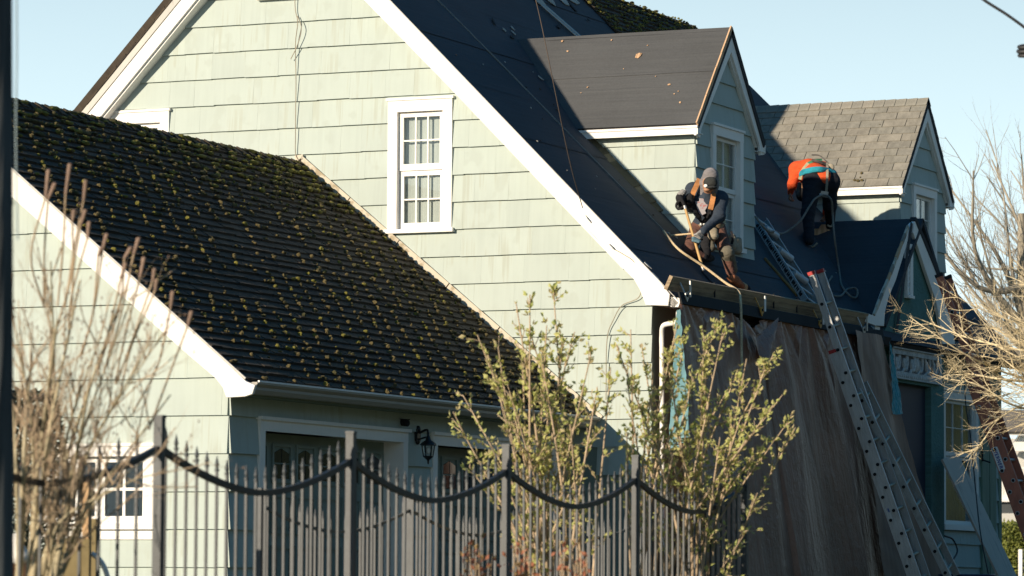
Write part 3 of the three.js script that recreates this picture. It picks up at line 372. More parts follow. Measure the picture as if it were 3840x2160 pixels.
// chimney on the ridge above the frame: its shadow falls on the far dormer's roof
{ const c = V(-4.93, 10.9, -6.1), gs = []; srand(111); const ch = thing('brick_chimney', 'red brick chimney standing on the house ridge', 'chimney', V(c.x, 9.6, c.z)); const core = mesh('chimney_core', bx(c.x - 0.4, c.x + 0.4, 9.9, 12.0, c.z - 0.3, c.z + 0.3), std({ color: rgb(0.3, 0.28, 0.26) }), ch);
  const bm = [0, 1, 2].map(i => std({ map: grain(441 + i, [[0.26, 0.10, 0.07], [0.22, 0.09, 0.065], [0.30, 0.13, 0.09]][i], 0.4) }));
  for (let j = 0; j < 25; j++) for (const [ax, n, L] of [['x', 4, 0.8], ['z', 3, 0.6]]) for (let i = 0; i < n; i++) for (const s of [-1, 1]) { const w = L / n, o = -L / 2 + (i + 0.5) * w, y = 9.95 + j * 0.08; gs.push(ax === 'x' ? bx(c.x + o - w / 2 + 0.005, c.x + o + w / 2 - 0.005, y, y + 0.068, c.z + s * 0.3, c.z + s * 0.31) : bx(c.x + s * 0.4, c.x + s * 0.41, y, y + 0.068, c.z + o - w / 2 + 0.005, c.z + o + w / 2 - 0.005)); }
  mesh('brick', gs, bm[0], ch, { kind: 'stuff' }); mesh('cap', bx(c.x - 0.48, c.x + 0.48, 12.0, 12.1, c.z - 0.38, c.z + 0.38), std({ color: rgb(0.35, 0.34, 0.32) }), ch); }

// ------------------------------------------------------------------ garage wing
const GZ = 8.49, GX = -1.037, GM = 0.8037, GC = 3.041, GA = Math.atan(GM), gy = x => GC - GM * x, GRX = -4.67;
const garage = thing('garage', 'low garage wing with a dark mossy shingle roof and two panelled doors', 'garage', V(-4.6, 1, 4.2));
{ const FG = frame(V(0, 0, GZ), V(1, 0, 0), V(0, 1, 0)), FF = frame(V(GX, 0, GZ), V(0, 0, -1), V(0, 1, 0));
  const out = [[-8.3, 0.6], [GX, 0.6], [GX, gy(GX) - 0.14], [GRX, gy(GRX) - 0.14], [-8.3, gy(-1.04) - 0.14]];
  const a = onZ(150, 1690, GZ + 0.03), b = onZ(580, 1985, GZ + 0.03), wr = [a.x, b.x, b.y, b.y + (onZ(580, 1672, GZ + 0.03).y - b.y)], hole = [wr[0] + 0.08, wr[1] - 0.08, wr[2] + 0.05, wr[3] - 0.08];
  const gw = wall('gable_wall', FG, out, [hole], garage); srand(121);
  shakes('shake', rows(FG, out, { b0: 5.5465 - 13 * 0.3749, e: 0.3749, w: [0.3, 0.7], t: 0.030, gap: 0.001, jit: 0.003, tilt: 0.0015, holes: [[hole[0] - 0.06, hole[1] + 0.06, hole[2] - 0.06, hole[3] + 0.06]], skip: q => q[0][0] < -4.2 }), gw);
  windowUnit(garage, FG, wr, { cw: 0.12, head: 0.10, sill: 0.06, apron: 0.10, sashes: [[0, 0.5, 0, 1, 2, 2], [0.5, 1, 0, 1, 2, 2]], sw: 0.055, mw: 0.03, label: 'white casement window in the garage gable', proud: 0.045 });
  // front with two doors
  const p = (x, y) => { const q = onX(x, y, GX + 0.03); return [GZ - q.z, q.y]; };
  const d1a = p(974, 1573)[0], d1b = p(1528, 1616)[0], dt = p(974, 1573)[1], d2a = p(1623, 1625)[0], d2b = Math.min(8.1, d2a + (d1b - d1a));
  const doors = [[d1a, d1b], [d2a, d2b]], cw = 0.11, holes = doors.map(([u, v]) => [u + cw - 0.02, v - cw + 0.02, 0.5, dt - cw + 0.02]);
  const fo = [[0, 0.6], [8.47, 0.6], [8.47, gy(GX) - 0.12], [0, gy(GX) - 0.12]];
  wall('side_wall', FF, fo, holes, garage); srand(131);
  shakes('shake', rows(FF, fo, { b0: 5.5465 - 13 * 0.3749, e: 0.3749, w: [0.3, 0.7], t: 0.030, gap: 0.001, jit: 0.003, holes: holes.map(h => [h[0] - 0.05, h[1] + 0.05, h[2], h[3] + 0.05]) }), garage);
  M.garDoor = std({ map: tex(256, 256, [1.5, 1.5], (u, v) => { const k = fbm(u, v, 8, 7, 141, 4); return [0.21, 0.26, 0.23].map(q => q * (0.85 + 0.3 * k)); }), roughness: 0.6 });
  const q = (x0, x1, y0, y1, c0, c1) => prism(FF, [[x0, y0], [x1, y0], [x1, y1], [x0, y1]], c1, c0);
  doors.forEach(([u, v], k) => {
    const D = put('garage_door', [q(u + cw - 0.02, v - cw + 0.02, 0.9, dt - cw + 0.02, -0.25, -0.20)], M.garDoor, garage, { uv: false, label: k ? 'far garage door partly behind the shrubs' : 'near garage door with small arched panes' });
    put('door_casing', [q(u, u + cw, 0.9, dt - cw, -0.2, 0.04), q(v - cw, v, 0.9, dt - cw, -0.2, 0.04), q(u, v, dt - cw, dt, -0.2, 0.043), q(u - 0.03, v + 0.03, dt, dt + 0.035, -0.01, 0.07)], M.white, garage, { uv: false });
    const n = 6, W = (v - u - 2 * cw) / n; for (let i = 0; i < n; i++) for (let j = 0; j < 4; j++) { const x0 = u + cw + i * W + 0.05, x1 = x0 + W - 0.10, yt = dt - cw - 0.10 - j * 0.52, yb = yt - 0.40;
      if (yb < 0.95) continue; put('door_panel', [q(x0, x1, yt - 0.03, yt, -0.2, -0.18), q(x0, x1, yb, yb + 0.03, -0.2, -0.18), q(x0, x0 + 0.03, yb + 0.03, yt - 0.03, -0.2, -0.18), q(x1 - 0.03, x1, yb + 0.03, yt - 0.03, -0.2, -0.18), ...(j ? [q(x0 + 0.06, x1 - 0.06, yb + 0.06, yt - 0.06, -0.2, -0.185)] : [])], M.garDoor, D, { uv: false });
      if (!j) { for (let a2 = 0; a2 < 2; a2++) for (let b2 = 0; b2 < 2; b2++) { const X0 = x0 + 0.04 + a2 * (x1 - x0 - 0.08) / 2 + 0.008, X1 = X0 + (x1 - x0 - 0.08) / 2 - 0.016, Y0 = yb + 0.04 + b2 * 0.16 + 0.008, Y1 = Y0 + 0.144; put('pane', prism(FF, b2 ? [[X0, Y0], [X1, Y0], [X1, a2 ? Y1 - 0.05 : Y1], [X0, a2 ? Y1 : Y1 - 0.05]] : [[X0, Y0], [X1, Y0], [X1, Y1], [X0, Y1]], -0.192, -0.2), M.glassDark, D, { uv: false }); } } }
    put('soffit', [q(u + cw, v - cw, dt - cw, dt - cw + 0.02, -0.2, 0.0)], M.white, garage, { uv: false });
  });
  // roof
  const ex = -0.74, fr = frame(V(ex, gy(ex), GZ + 0.20), V(0, 0, -1), V(-Math.cos(GA), Math.sin(GA), 0)), L = (ex - GRX) / Math.cos(GA), W = GZ + 0.20;
  const gr = put('roof', [prism(fr, [[0, 0], [W, 0], [W, L], [0, L]], 0, -0.08)], M.feltBack, garage, { uv: false, label: 'front slope of old dark shingles dotted with moss and with tufts drawn for sunlit edges' });
  const fb = frame(V(2 * GRX - ex, gy(ex), -0.0), V(0, 0, 1), V(Math.cos(GA), Math.sin(GA), 0)); put('roof', prism(fb, [[0.02, 0], [W, 0], [W, L], [0.02, L]], 0.01, -0.08), M.oldShingle[0], garage, { uv: false, label: 'rear slope of the garage roof' });
  srand(151); const e = 0.132, pcs = rows(fr, [[0, 0.0], [W - 0.01, 0.0], [W - 0.01, L], [0, L]], { b0: -0.02, e, w: [0.16, 0.36], t: 0.026, tv: 0.25, gap: 0.009, jit: 0.007, tilt: 0.004 });
  const hero = [], rest = [[], [], [], []]; pcs.forEach(g => { if (g.row < 13 && g.at[0] < 5.6 && hero.length < 300) hero.push(g); else rest[Math.floor(rnd() * 4)].push(g); });
  hero.forEach(g => put('shingle', g, pick(M.oldShingle), gr, { uv: false })); rest.forEach((r, i) => put('shingle', r, M.oldShingle[i], gr, { uv: false, kind: 'stuff' }));
  // ridge caps
  for (let i = 0; i < 44; i++) { const z = GZ + 0.2 - i * 0.2, gs = []; for (const s of [1, -1]) { const f = frame(V(GRX, gy(GRX) + 0.02, z), V(0, 0, -s), V(-s * Math.cos(GA), Math.sin(GA), 0)); gs.push(prism(f, s > 0 ? [[0, -0.14], [0.215, -0.14], [0.215, 0], [0, 0]] : [[-0.215, -0.14], [0, -0.14], [0, 0], [-0.215, 0]], x => 0.006 + 0.024 * (1 - Math.abs(x) / 0.215), -0.01)); } put('ridge_shingle', gs, pick(M.oldShingle), gr, { uv: false }); }
  // moss: tufts on the butts of the shingles, thick near the ridge and along the wall
  srand(161); const tufts = [[], [], []]; for (const g of pcs) { const [a2, b2] = g.at, up = b2 / L, col = 0.5 + 0.5 * Math.sin(a2 * 2 * Math.PI / 0.62 + g.row * 2.1), near = smooth(0.55, 1, up), wallk = smooth(0.6, 0.97, a2 / W), dens = 0.05 + 0.25 * col * col * col * (0.35 + 0.5 * wallk) + 0.55 * near * (0.35 + 0.65 * fbm(a2 / 9, up, 9, 5, 17, 2)) + 0.15 * wallk;
    const cl = fbm(a2 / 9, up, 12, 8, 19, 3); const n = rnd() < 1.5 * dens * (0.7 + 1.1 * cl) ? 2 + Math.floor(R(0, 4) * (0.5 + near)) : 0;
    for (let k = 0; k < n; k++) { const c = fr.p(a2 + R(-0.02, 0.09) + (k ? R(-0.05, 0.1) : 0), b2 + R(-0.012, 0.02), 0.026 + R(0, 0.012)), s = R(0.008, 0.024) * (1 + 0.35 * near), t = new THREE.IcosahedronGeometry(s, 1), pp = t.attributes.position; for (let i = 0; i < pp.count; i++) { const h = 1 + 0.35 * (hash(Math.round(pp.getX(i) * 9e3), Math.round(pp.getY(i) * 9e3), 3) - 0.5); pp.setXYZ(i, pp.getX(i) * h, pp.getY(i) * h, pp.getZ(i) * h); } t.computeVertexNormals(); t.scale(R(0.8, 1.3), R(0.7, 1.1), R(0.9, 1.9) * (1 + 1.6 * near * rnd())); t.translate(c.x, c.y, c.z); const q2 = rnd(); tufts[q2 < 0.14 + 0.45 * near ? 0 : q2 < 0.58 ? 1 : 2].push(t); } }
  // brown tufts imitate sunlit tab edges, in columns stepping sideways from course to course
  for (let r = 0, b = -0.02; b < L - 0.1; r++, b += e) for (let k = -1; k < 30; k++) { const a2 = k * 0.34 + (r * 0.115) % 0.34 + R(-0.025, 0.025), up = b / L; if (a2 < 0.05 || a2 > W - 0.08 || rnd() > 0.25 + 0.75 * smooth(0.30, 0.55, fbm(a2 / 9, up, 7, 6, 23, 3))) continue;
    const n = 1 + Math.floor(R(0, 2.6)); for (let j = 0; j < n; j++) { const c = fr.p(a2 + R(-0.012, 0.03) + j * 0.022, b + R(0.0, 0.045) + j * 0.012, 0.028 + R(0, 0.008)), t = new THREE.IcosahedronGeometry(R(0.014, 0.026), 1), pp = t.attributes.position; for (let i = 0; i < pp.count; i++) { const h = 1 + 0.4 * (hash(Math.round(pp.getX(i) * 9e3), Math.round(pp.getY(i) * 9e3), 5) - 0.5); pp.setXYZ(i, pp.getX(i) * h, pp.getY(i) * h, pp.getZ(i) * h); } t.computeVertexNormals(); t.scale(R(0.7, 1.5), R(0.7, 1.3), R(0.7, 1.6)); t.translate(c.x, c.y, c.z); tufts[rnd() < 0.16 ? 0 : rnd() < 0.8 ? 1 : 2].push(t); } }
  tufts.forEach((t, i) => put('moss', t, [M.mossA, M.mossLitEdge, M.mossC][i], gr, { kind: 'stuff' }));  // real moss merged with the tufts drawn for sunlit tab edges
  // rake board, drip edge, flashing board along the house wall, gutter
  const FKg = frame(V(0, 0, GZ + 0.19), V(1, 0, 0), V(0, 1, 0)), U = x => gy(x) - 0.012; const tip = (x, y) => { const k = onZ(x, y, GZ + 0.17); return [k.x, k.y]; };
  put('rake_board', poly2(FKg, [[GRX, U(GRX)], [-1.0, U(-1.0)], tip(930, 1433), tip(962, 1446), tip(952, 1477), tip(925, 1486), tip(857, 1490), tip(843, 1452), tip(816, 1418), [-1.40, U(-1.40) - 0.25], [GRX, U(GRX) - 0.27]].reverse(), -0.02, 0.018), M.white, garage, { label: 'white rake board with a flared foot on the garage' });
  put('rake_board', poly2(FKg, [[GRX, U(GRX)], [GRX, U(GRX) - 0.27], [-8.6, U(-0.74) - 0.27], [-8.6, U(-0.74)]], -0.02, 0.018), M.white, garage, { label: 'white rake board on the far side of the garage' });
  put('soffit', poly2(FKg, [[GRX, U(GRX) - 0.20], [-1.0, U(-1.0) - 0.20], [-1.0, U(-1.0) - 0.16], [GRX, U(GRX) - 0.16]].reverse(), -0.16, -0.022), M.white, garage);
  put('drip_edge', [bar(V(GRX, gy(GRX) + 0.008, GZ + 0.212), V(ex, gy(ex) + 0.008, GZ + 0.212), 0.022, 0.016, V(0, 0, 1))], M.trimGrey, garage);
  const fl0 = V(GRX + 0.02, gy(GRX) + 0.06, 0.045), fl1 = V(-0.62, gy(-0.62) + 0.06, 0.045); srand(171); for (let i = 0; i < 6; i++) { const s0 = fl0.clone().lerp(fl1, i / 6), s1 = fl0.clone().lerp(fl1, (i + 1) / 6 - 0.003); put('flashing_board', bar(s0, s1, 0.085, 0.03, V(0, 0, 1)), M.flash, garage); }
  put('flashing_board', bar(V(GRX - 0.05, gy(GRX) + 0.06, 0.045), V(GRX + 0.06, gy(GRX) + 0.07, 0.045), 0.08, 0.03, V(0, 0, 1)), M.flash, garage);
  const gf = frame(V(0, 0, 0), V(1, 0, 0), V(0, 1, 0)), gY = gy(ex) - 0.01; put('gutter', [prism(gf, [[ex - 0.06, gY - 0.125], [ex + 0.03, gY - 0.125], [ex + 0.055, gY - 0.085], [ex + 0.055, gY - 0.06], [ex + 0.09, gY - 0.03], [ex + 0.09, gY - 0.012], [ex - 0.06, gY - 0.012]], GZ + 0.13, 0.04)], M.gutter, garage, { uv: false, label: 'grey eave gutter above the garage doors' });
  put('gutter_lip', [bar(V(ex + 0.088, gY - 0.004, GZ + 0.1), V(ex + 0.088, gY - 0.004, 0.05), 0.02, 0.018, V(0, 1, 0))], M.white, garage);
  put('soffit', bx(GX, ex - 0.06, gY - 0.14, gY - 0.12, 0.03, GZ), M.wallBack, garage);
  put('rear_wall', bx(-8.3, -8.15, 0.6, 3.6, 0.0, GZ - 0.17), M.wallBack, garage);
}
// ------------------------------------------------------------------ tarps, plank and brackets
M.tarp = new THREE.MeshPhysicalMaterial({ map: tex(512, 512, [2.4, 2.4], (u, v) => { const a = fbm(u, v, 20, 6, 501, 4), b = fbm(u, v, 4, 3, 503, 4), c = fbm(u, v, 150, 90, 505, 2); return [0.37, 0.200, 0.145].map(q => q * (0.62 + 0.55 * b + 0.35 * (a - 0.5) + 0.2 * (c - 0.5))); }), bumpMap: tex(1024, 1024, [2.4, 2.4], (u, v) => { const w = 0.02 * fbm(u, v, 6, 6, 511, 3); return 0.5 * fbm(u + w, v, 34, 5, 513, 4) + 0.25 * fbm(u, v, 30, 30, 515, 3) + 0.1 * fbm(u, v, 160, 160, 516, 2); }, true), bumpScale: 0.036, roughness: 0.44, side: THREE.DoubleSide });
M.tarpBlue = new THREE.MeshPhysicalMaterial({ color: rgb(0.03, 0.26, 0.30), roughness: 0.45, side: THREE.DoubleSide });
{ // brown tarp hung from the eave; folds gather at the points where it is pinned
  const nx = 420, ny = 90, g = new THREE.PlaneGeometry(1, 1, nx, ny), p = g.attributes.position, u = g.attributes.uv;
  const zl = onX(2551, 1165, 0.52).z, zr = onX(3308, 1265, 0.5).z, zr2 = -8.65, pins = [0.0, 0.21, 0.30, 0.455, 0.60, 0.76, 0.97];
  for (let k = 0; k < p.count; k++) { const s = p.getX(k) + 0.5, t = 0.5 - p.getY(k); // s along the eave, t down
    let drop = 0, near = 9, pin = 0; for (const q of pins) if (Math.abs(s - q) < near) { near = Math.abs(s - q); pin = q; }
    const droop = 0.16 * Math.exp(-Math.pow((s - 0.315) / 0.05, 2)) + 0.06 * Math.sin(near * 28) * Math.exp(-near * 6) + (s > 0.86 ? 0.22 * Math.pow((s - 0.86) / 0.14, 2) : 0);
    const fan = s + (s - pin) * -0.25 * Math.exp(-t * 3.0), z = zl + (zr + (zr2 - zr) * t - zl) * s, y = 4.97 - (4.97 - 0.95) * t - droop * Math.pow(1 - t, 2);
    const d = s - pin, w = 0.05 + 0.75 * t, an = d / w, fold = 0.055 * (0.25 + t) * Math.sin(an * 5.2 + pin * 31) * Math.exp(-near * 1.5) + 0.020 * Math.sin(an * 13 + pin * 17 + 2 * t) * Math.exp(-near * 4)
      + 0.11 * (fbm(s * 0.9 + 0.05 * t, t * 0.25 + 0.1, 11, 3, 531, 2) - 0.5) * (0.3 + t) + 0.030 * (fbm(s * 0.9 + 0.02, t * 0.6, 34, 7, 533, 3) - 0.5);
    const x = 0.50 + 0.28 * t + fold + 0.10 * Math.exp(-Math.pow((s - 0.315) / 0.04, 2)) * (1 - t) * smooth(0, 0.12, t);
    p.setXYZ(k, x, y, z); u.setXY(k, fan * 8.2, t * 4); }
  g.computeVertexNormals(); const tp = thing('brown_tarp', 'large brown plastic tarp hanging in folds from the eave over the front wall', 'tarp', V(0.6, 1, -4));
  mesh('sheet', g, M.tarp, tp, { uv: false });
  srand(541); const fl = new THREE.PlaneGeometry(1, 1, 24, 24), fp = fl.attributes.position; const c = [onX(2770, 1185, 0.62), onX(2905, 1190, 0.62), onX(2870, 1340, 0.66), onX(2838, 1350, 0.66)];
  for (let i = 0; i < fp.count; i++) { const s = fp.getX(i) + 0.5, t = 0.5 - fp.getY(i), a = c[0].clone().lerp(c[1], s), b = c[3].clone().lerp(c[2], s), q = a.lerp(b, t); fp.setXYZ(i, q.x + 0.05 * Math.sin(s * 7 + t * 2) + 0.03 * fbm(s, t, 7, 5, 3, 2), q.y - 0.22 * Math.sin(Math.PI * s) * (1 - t) * (1 - t), q.z); } fl.computeVertexNormals();
  mesh('folded_flap', fl, M.tarp, tp, { label: 'flap of the tarp folded over below the plank' });
  const topN = 60, hx = i => 0.50 + 0.025 * fbm(i / topN, 0.2, 14, 3, 552, 2), tg = []; for (let i = 0; i < topN; i++) { const z0 = zl + (zr - zl) * i / topN, z1 = zl + (zr - zl) * (i + 1) / topN, h = 0.125 + 0.03 * fbm(i / topN, 0.4, 9, 3, 551, 2); tg.push(bar(V(hx(i), 4.985, z0), V(hx(i + 1), 4.985, z1), h, 0.02, V(1, 0.3, 0))); }
  mesh('hem', tg, std({ color: rgb(0.012, 0.013, 0.014), roughness: 0.9 }), tp, { label: 'black rolled hem along the gutter' });
}
function drape(name, label, cs, mat, ph, amp = 0.05, ripple = 18, group) { const g = new THREE.PlaneGeometry(1, 1, 40, 60), p = g.attributes.position; for (let i = 0; i < p.count; i++) { const s = p.getX(i) + 0.5, t = 0.5 - p.getY(i), q = cs[0].clone().lerp(cs[1], s).lerp(cs[3].clone().lerp(cs[2], s), t); p.setXYZ(i, q.x + amp * Math.sin(s * ripple + t * 3 + ph) * (0.3 + t) + 0.03 * (fbm(s, t, 9, 14, 561, 3) - 0.5), q.y + 0.02 * fbm(s, t, 6, 9, 3, 2), q.z); } g.computeVertexNormals(); const m = mesh(name, g, mat, null); return tag(m, label, 'tarp', group); }
M.cyan = new THREE.MeshPhysicalMaterial({ map: tex(128, 256, [0.6, 1.4], (u, v) => { const a = fbm(u, v, 12, 5, 571, 4); return [0.12, 0.26, 0.30].map(q => q * (0.7 + 0.6 * a)); }), roughness: 0.5, side: THREE.DoubleSide });
drape('blue_tarp', 'narrow bright cyan tarp hanging at the lit corner behind the shrub', [onX(2537, 1165, 0.36), onX(2552, 1165, 0.56), onX(2570, 1640, 0.66), onX(2522, 1690, 0.42)], M.cyan, 0.5);
drape('teal_tarp', 'teal tarp edge showing beside the dark doorway', [onX(3334, 1285, 0.62), onX(3342, 1300, 0.62), onX(3384, 1556, 0.75), onX(3352, 1556, 0.75)], M.tarpBlue, 1.3, 0.015, 5);
M.tarpWarm = new THREE.MeshPhysicalMaterial({ map: tex(256, 256, [1.2, 1.6], (u, v) => { const a = fbm(u, v, 26, 3, 581, 4), b = fbm(u, v, 5, 4, 583, 3); return [0.25, 0.145, 0.10].map(q => q * (0.6 + 0.5 * a + 0.4 * b)); }), roughness: 0.6, side: THREE.DoubleSide });
drape('brown_tarp', 'matt brown tarp overlapping the right side of the doorway, wedge shaped', [onX(3205, 1240, 0.58), onX(3308, 1262, 0.56), onX(3535, 2165, 1.0), onX(3330, 2165, 1.0)], M.tarpWarm, 2.1, 0.04, 9);

M.plank = std({ map: tex(512, 256, [2.5, 0.45], (u, v) => { const a = fbm(u, v, 3, 40, 601, 4), b = fbm(u, v, 9, 5, 603, 4); return mix3([0.40, 0.30, 0.19], [0.20, 0.15, 0.10], smooth(0.35, 0.7, 0.6 * a + 0.4 * b)); }), bumpMap: tex(512, 256, [2.5, 0.45], (u, v) => fbm(u, v, 3, 60, 605, 3), true), bumpScale: 0.004, roughness: 0.9 });
const PX = 0.42; // the scaffold plank stands on edge along the eave
{ const a = onX(2506, 1060, PX), b = onX(3243, 1198, PX), tilt = V(0.90, -0.42, 0); const pk = thing('scaffold_plank', 'long weathered scaffold plank lying in roof brackets along the eave', 'plank', a);
  mesh('board', bar(a, b, 0.175, 0.045, tilt), M.plank, pk);
  for (const t of [0.21, 0.50, 0.62]) { const c = a.clone().lerp(b, t); mesh('saw_cut', bar(c.clone().add(V(0.016, 0.10, 0.02)), c.clone().add(V(0.030, -0.08, 0.05)), 0.006, 0.02, V(1, 0, 0)), M.dark, pk); }
  const c0 = onX(2972, 1128, PX - 0.16), c1 = onX(3075, 1150, PX - 0.16); const s2 = mesh('short_board', bar(c0, c1, 0.06, 0.04, V(0.3, 1, 0)), M.plank, null); tag(s2, 'short offcut board lying behind the plank near the ladder', 'board');
  M.steel = std({ color: rgb(0.42, 0.42, 0.40), metalness: 0.6, roughness: 0.45 }); M.yellow = std({ map: grain(611, [0.50, 0.25, 0.035], 0.5), roughness: 0.55 });
  [[2556, 1085, 1], [2838, 1140, 0], [3058, 1190, 0], [3222, 1215, 1]].forEach(([x, y, steel], i) => { const c = onX(x, y, PX + 0.05), br = thing('roof_bracket', ['galvanised roof bracket at the left end of the plank', 'yellow roof bracket left of the middle of the plank', 'yellow roof bracket just left of the tall aluminium ladder', 'galvanised roof bracket at the right end of the plank'][i], 'bracket', c, 'roof brackets holding the plank'), m = steel ? M.steel : M.yellow;
    mesh('arm', [bar(c.clone().add(V(-0.05, 0.14, 0)), c.clone().add(V(0.05, -0.07, 0)), 0.03, 0.012, V(1, 0.3, 0))], m, br);
    mesh('upright', bar(c.clone().add(V(0.09, 0.10, -0.05)), c.clone().add(V(0.09, -0.09, -0.05)), 0.035, 0.014, V(1, 0, 0)), steel ? M.steel : M.white, br);
    mesh('plate', [prism(frame(V(c.x + 0.06, c.y - 0.08, c.z), V(0, 0, -1), V(0, 1, 0)), [[-0.05, -0.02], [0.0, -0.07], [0.05, -0.02], [0.05, 0.06], [-0.05, 0.03]], 0.012, 0)], m, br, { uv: false });
    mesh('pin_hole', rod(c.clone().add(V(0.068, -0.075, 0)), c.clone().add(V(0.080, -0.075, 0)), 0.016, 0.016, 10), M.dark, br); });
}
// ------------------------------------------------------------------ ladders
M.alu = std({ map: tex(256, 512, [0.4, 1.7], (u, v) => { const a = fbm(u, v, 40, 6, 621, 3), b = fbm(u, v, 6, 9, 623, 4); return [0.56, 0.57, 0.57].map(q => q * (0.72 + 0.35 * b + 0.25 * (a - 0.5))); }), metalness: 0.35, roughness: 0.48 });
M.aluDull = std({ map: grain(631, [0.40, 0.42, 0.42], 0.4), metalness: 0.3, roughness: 0.55 });
M.rung = std({ map: grain(633, [0.40, 0.36, 0.29], 0.5), roughness: 0.6, metalness: 0.2 });
M.red = std({ color: rgb(0.42, 0.03, 0.03), roughness: 0.5 });
M.fibre = std({ map: tex(256, 512, [0.5, 2], (u, v) => { const b = fbm(u, v, 8, 12, 641, 4); return [0.50, 0.165, 0.10].map(q => q * (0.7 + 0.55 * b)); }), roughness: 0.55 });
function ladder(name, label, top, bot, o) {
  const d = top.clone().sub(bot), L = d.length(); d.normalize(); let w = (o.w || V(0, 0, -1)).clone(); w.addScaledVector(d, -w.dot(d)).normalize(); const n = w.clone().cross(d).normalize(); if (n.x < 0) n.negate();
  const t = thing(name, label, 'ladder', bot, o.group), W = o.width, dep = o.depth ?? 0.085, P = (s, a, b = 0) => bot.clone().addScaledVector(d, s).addScaledVector(w, a).addScaledVector(n, b);
  o.sections.forEach(([s0, s1, off, cap], k) => {
    for (const side of [0, 1]) { const a = side * W + (k ? (side ? 0.012 : -0.012) : 0), A = P(s0, a, off), B = P(s1, a, off), tw = side ? -1 : 1;
      mesh('rail', [bar(A, B, 0.006 + dep, 0.010, w), bar(P(s0, a + tw * 0.012, off + dep / 2), P(s1, a + tw * 0.012, off + dep / 2), 0.026, 0.008, n), bar(P(s0, a + tw * 0.012, off - dep / 2), P(s1, a + tw * 0.012, off - dep / 2), 0.026, 0.008, n), ...(o.ridge ? [bar(P(s0, a - tw * 0.008, off), P(s1, a - tw * 0.008, off), 0.006, 0.008, w)] : [])], o.mat, t);
      if (cap) { const C0 = P(s1 - 0.01, a + tw * 0.01, off), C1 = P(s1 + 0.035, a + tw * 0.01, off); mesh('end_cap', bar(C0, C1, dep + 0.012, 0.045, w), o.capMat || M.red, t); } }
    const step = 0.305; for (let s = s1 - (o.first ?? 0.26); s > Math.max(s0, 0.02); s -= step) {
      const A = P(s, -0.02, off), B = P(s, W + 0.02, off); mesh('rung', rod(A, B, 0.019, 0.019, 10), o.rungMat || M.rung, t);
      mesh('rung_end', [rod(P(s, -0.024 - (k ? 0.012 : 0), off), P(s, -0.006 - (k ? 0.012 : 0), off), 0.021, 0.021, 12)], M.dark, t);
      if (o.rings) mesh('rung_collar', rod(P(s, -0.016 - (k ? 0.012 : 0), off), P(s, -0.006 - (k ? 0.012 : 0), off), 0.030, 0.030, 14), M.alu, t); }
  });
  if (o.extra) o.extra(P, t, w, n, d, L); return t;
}
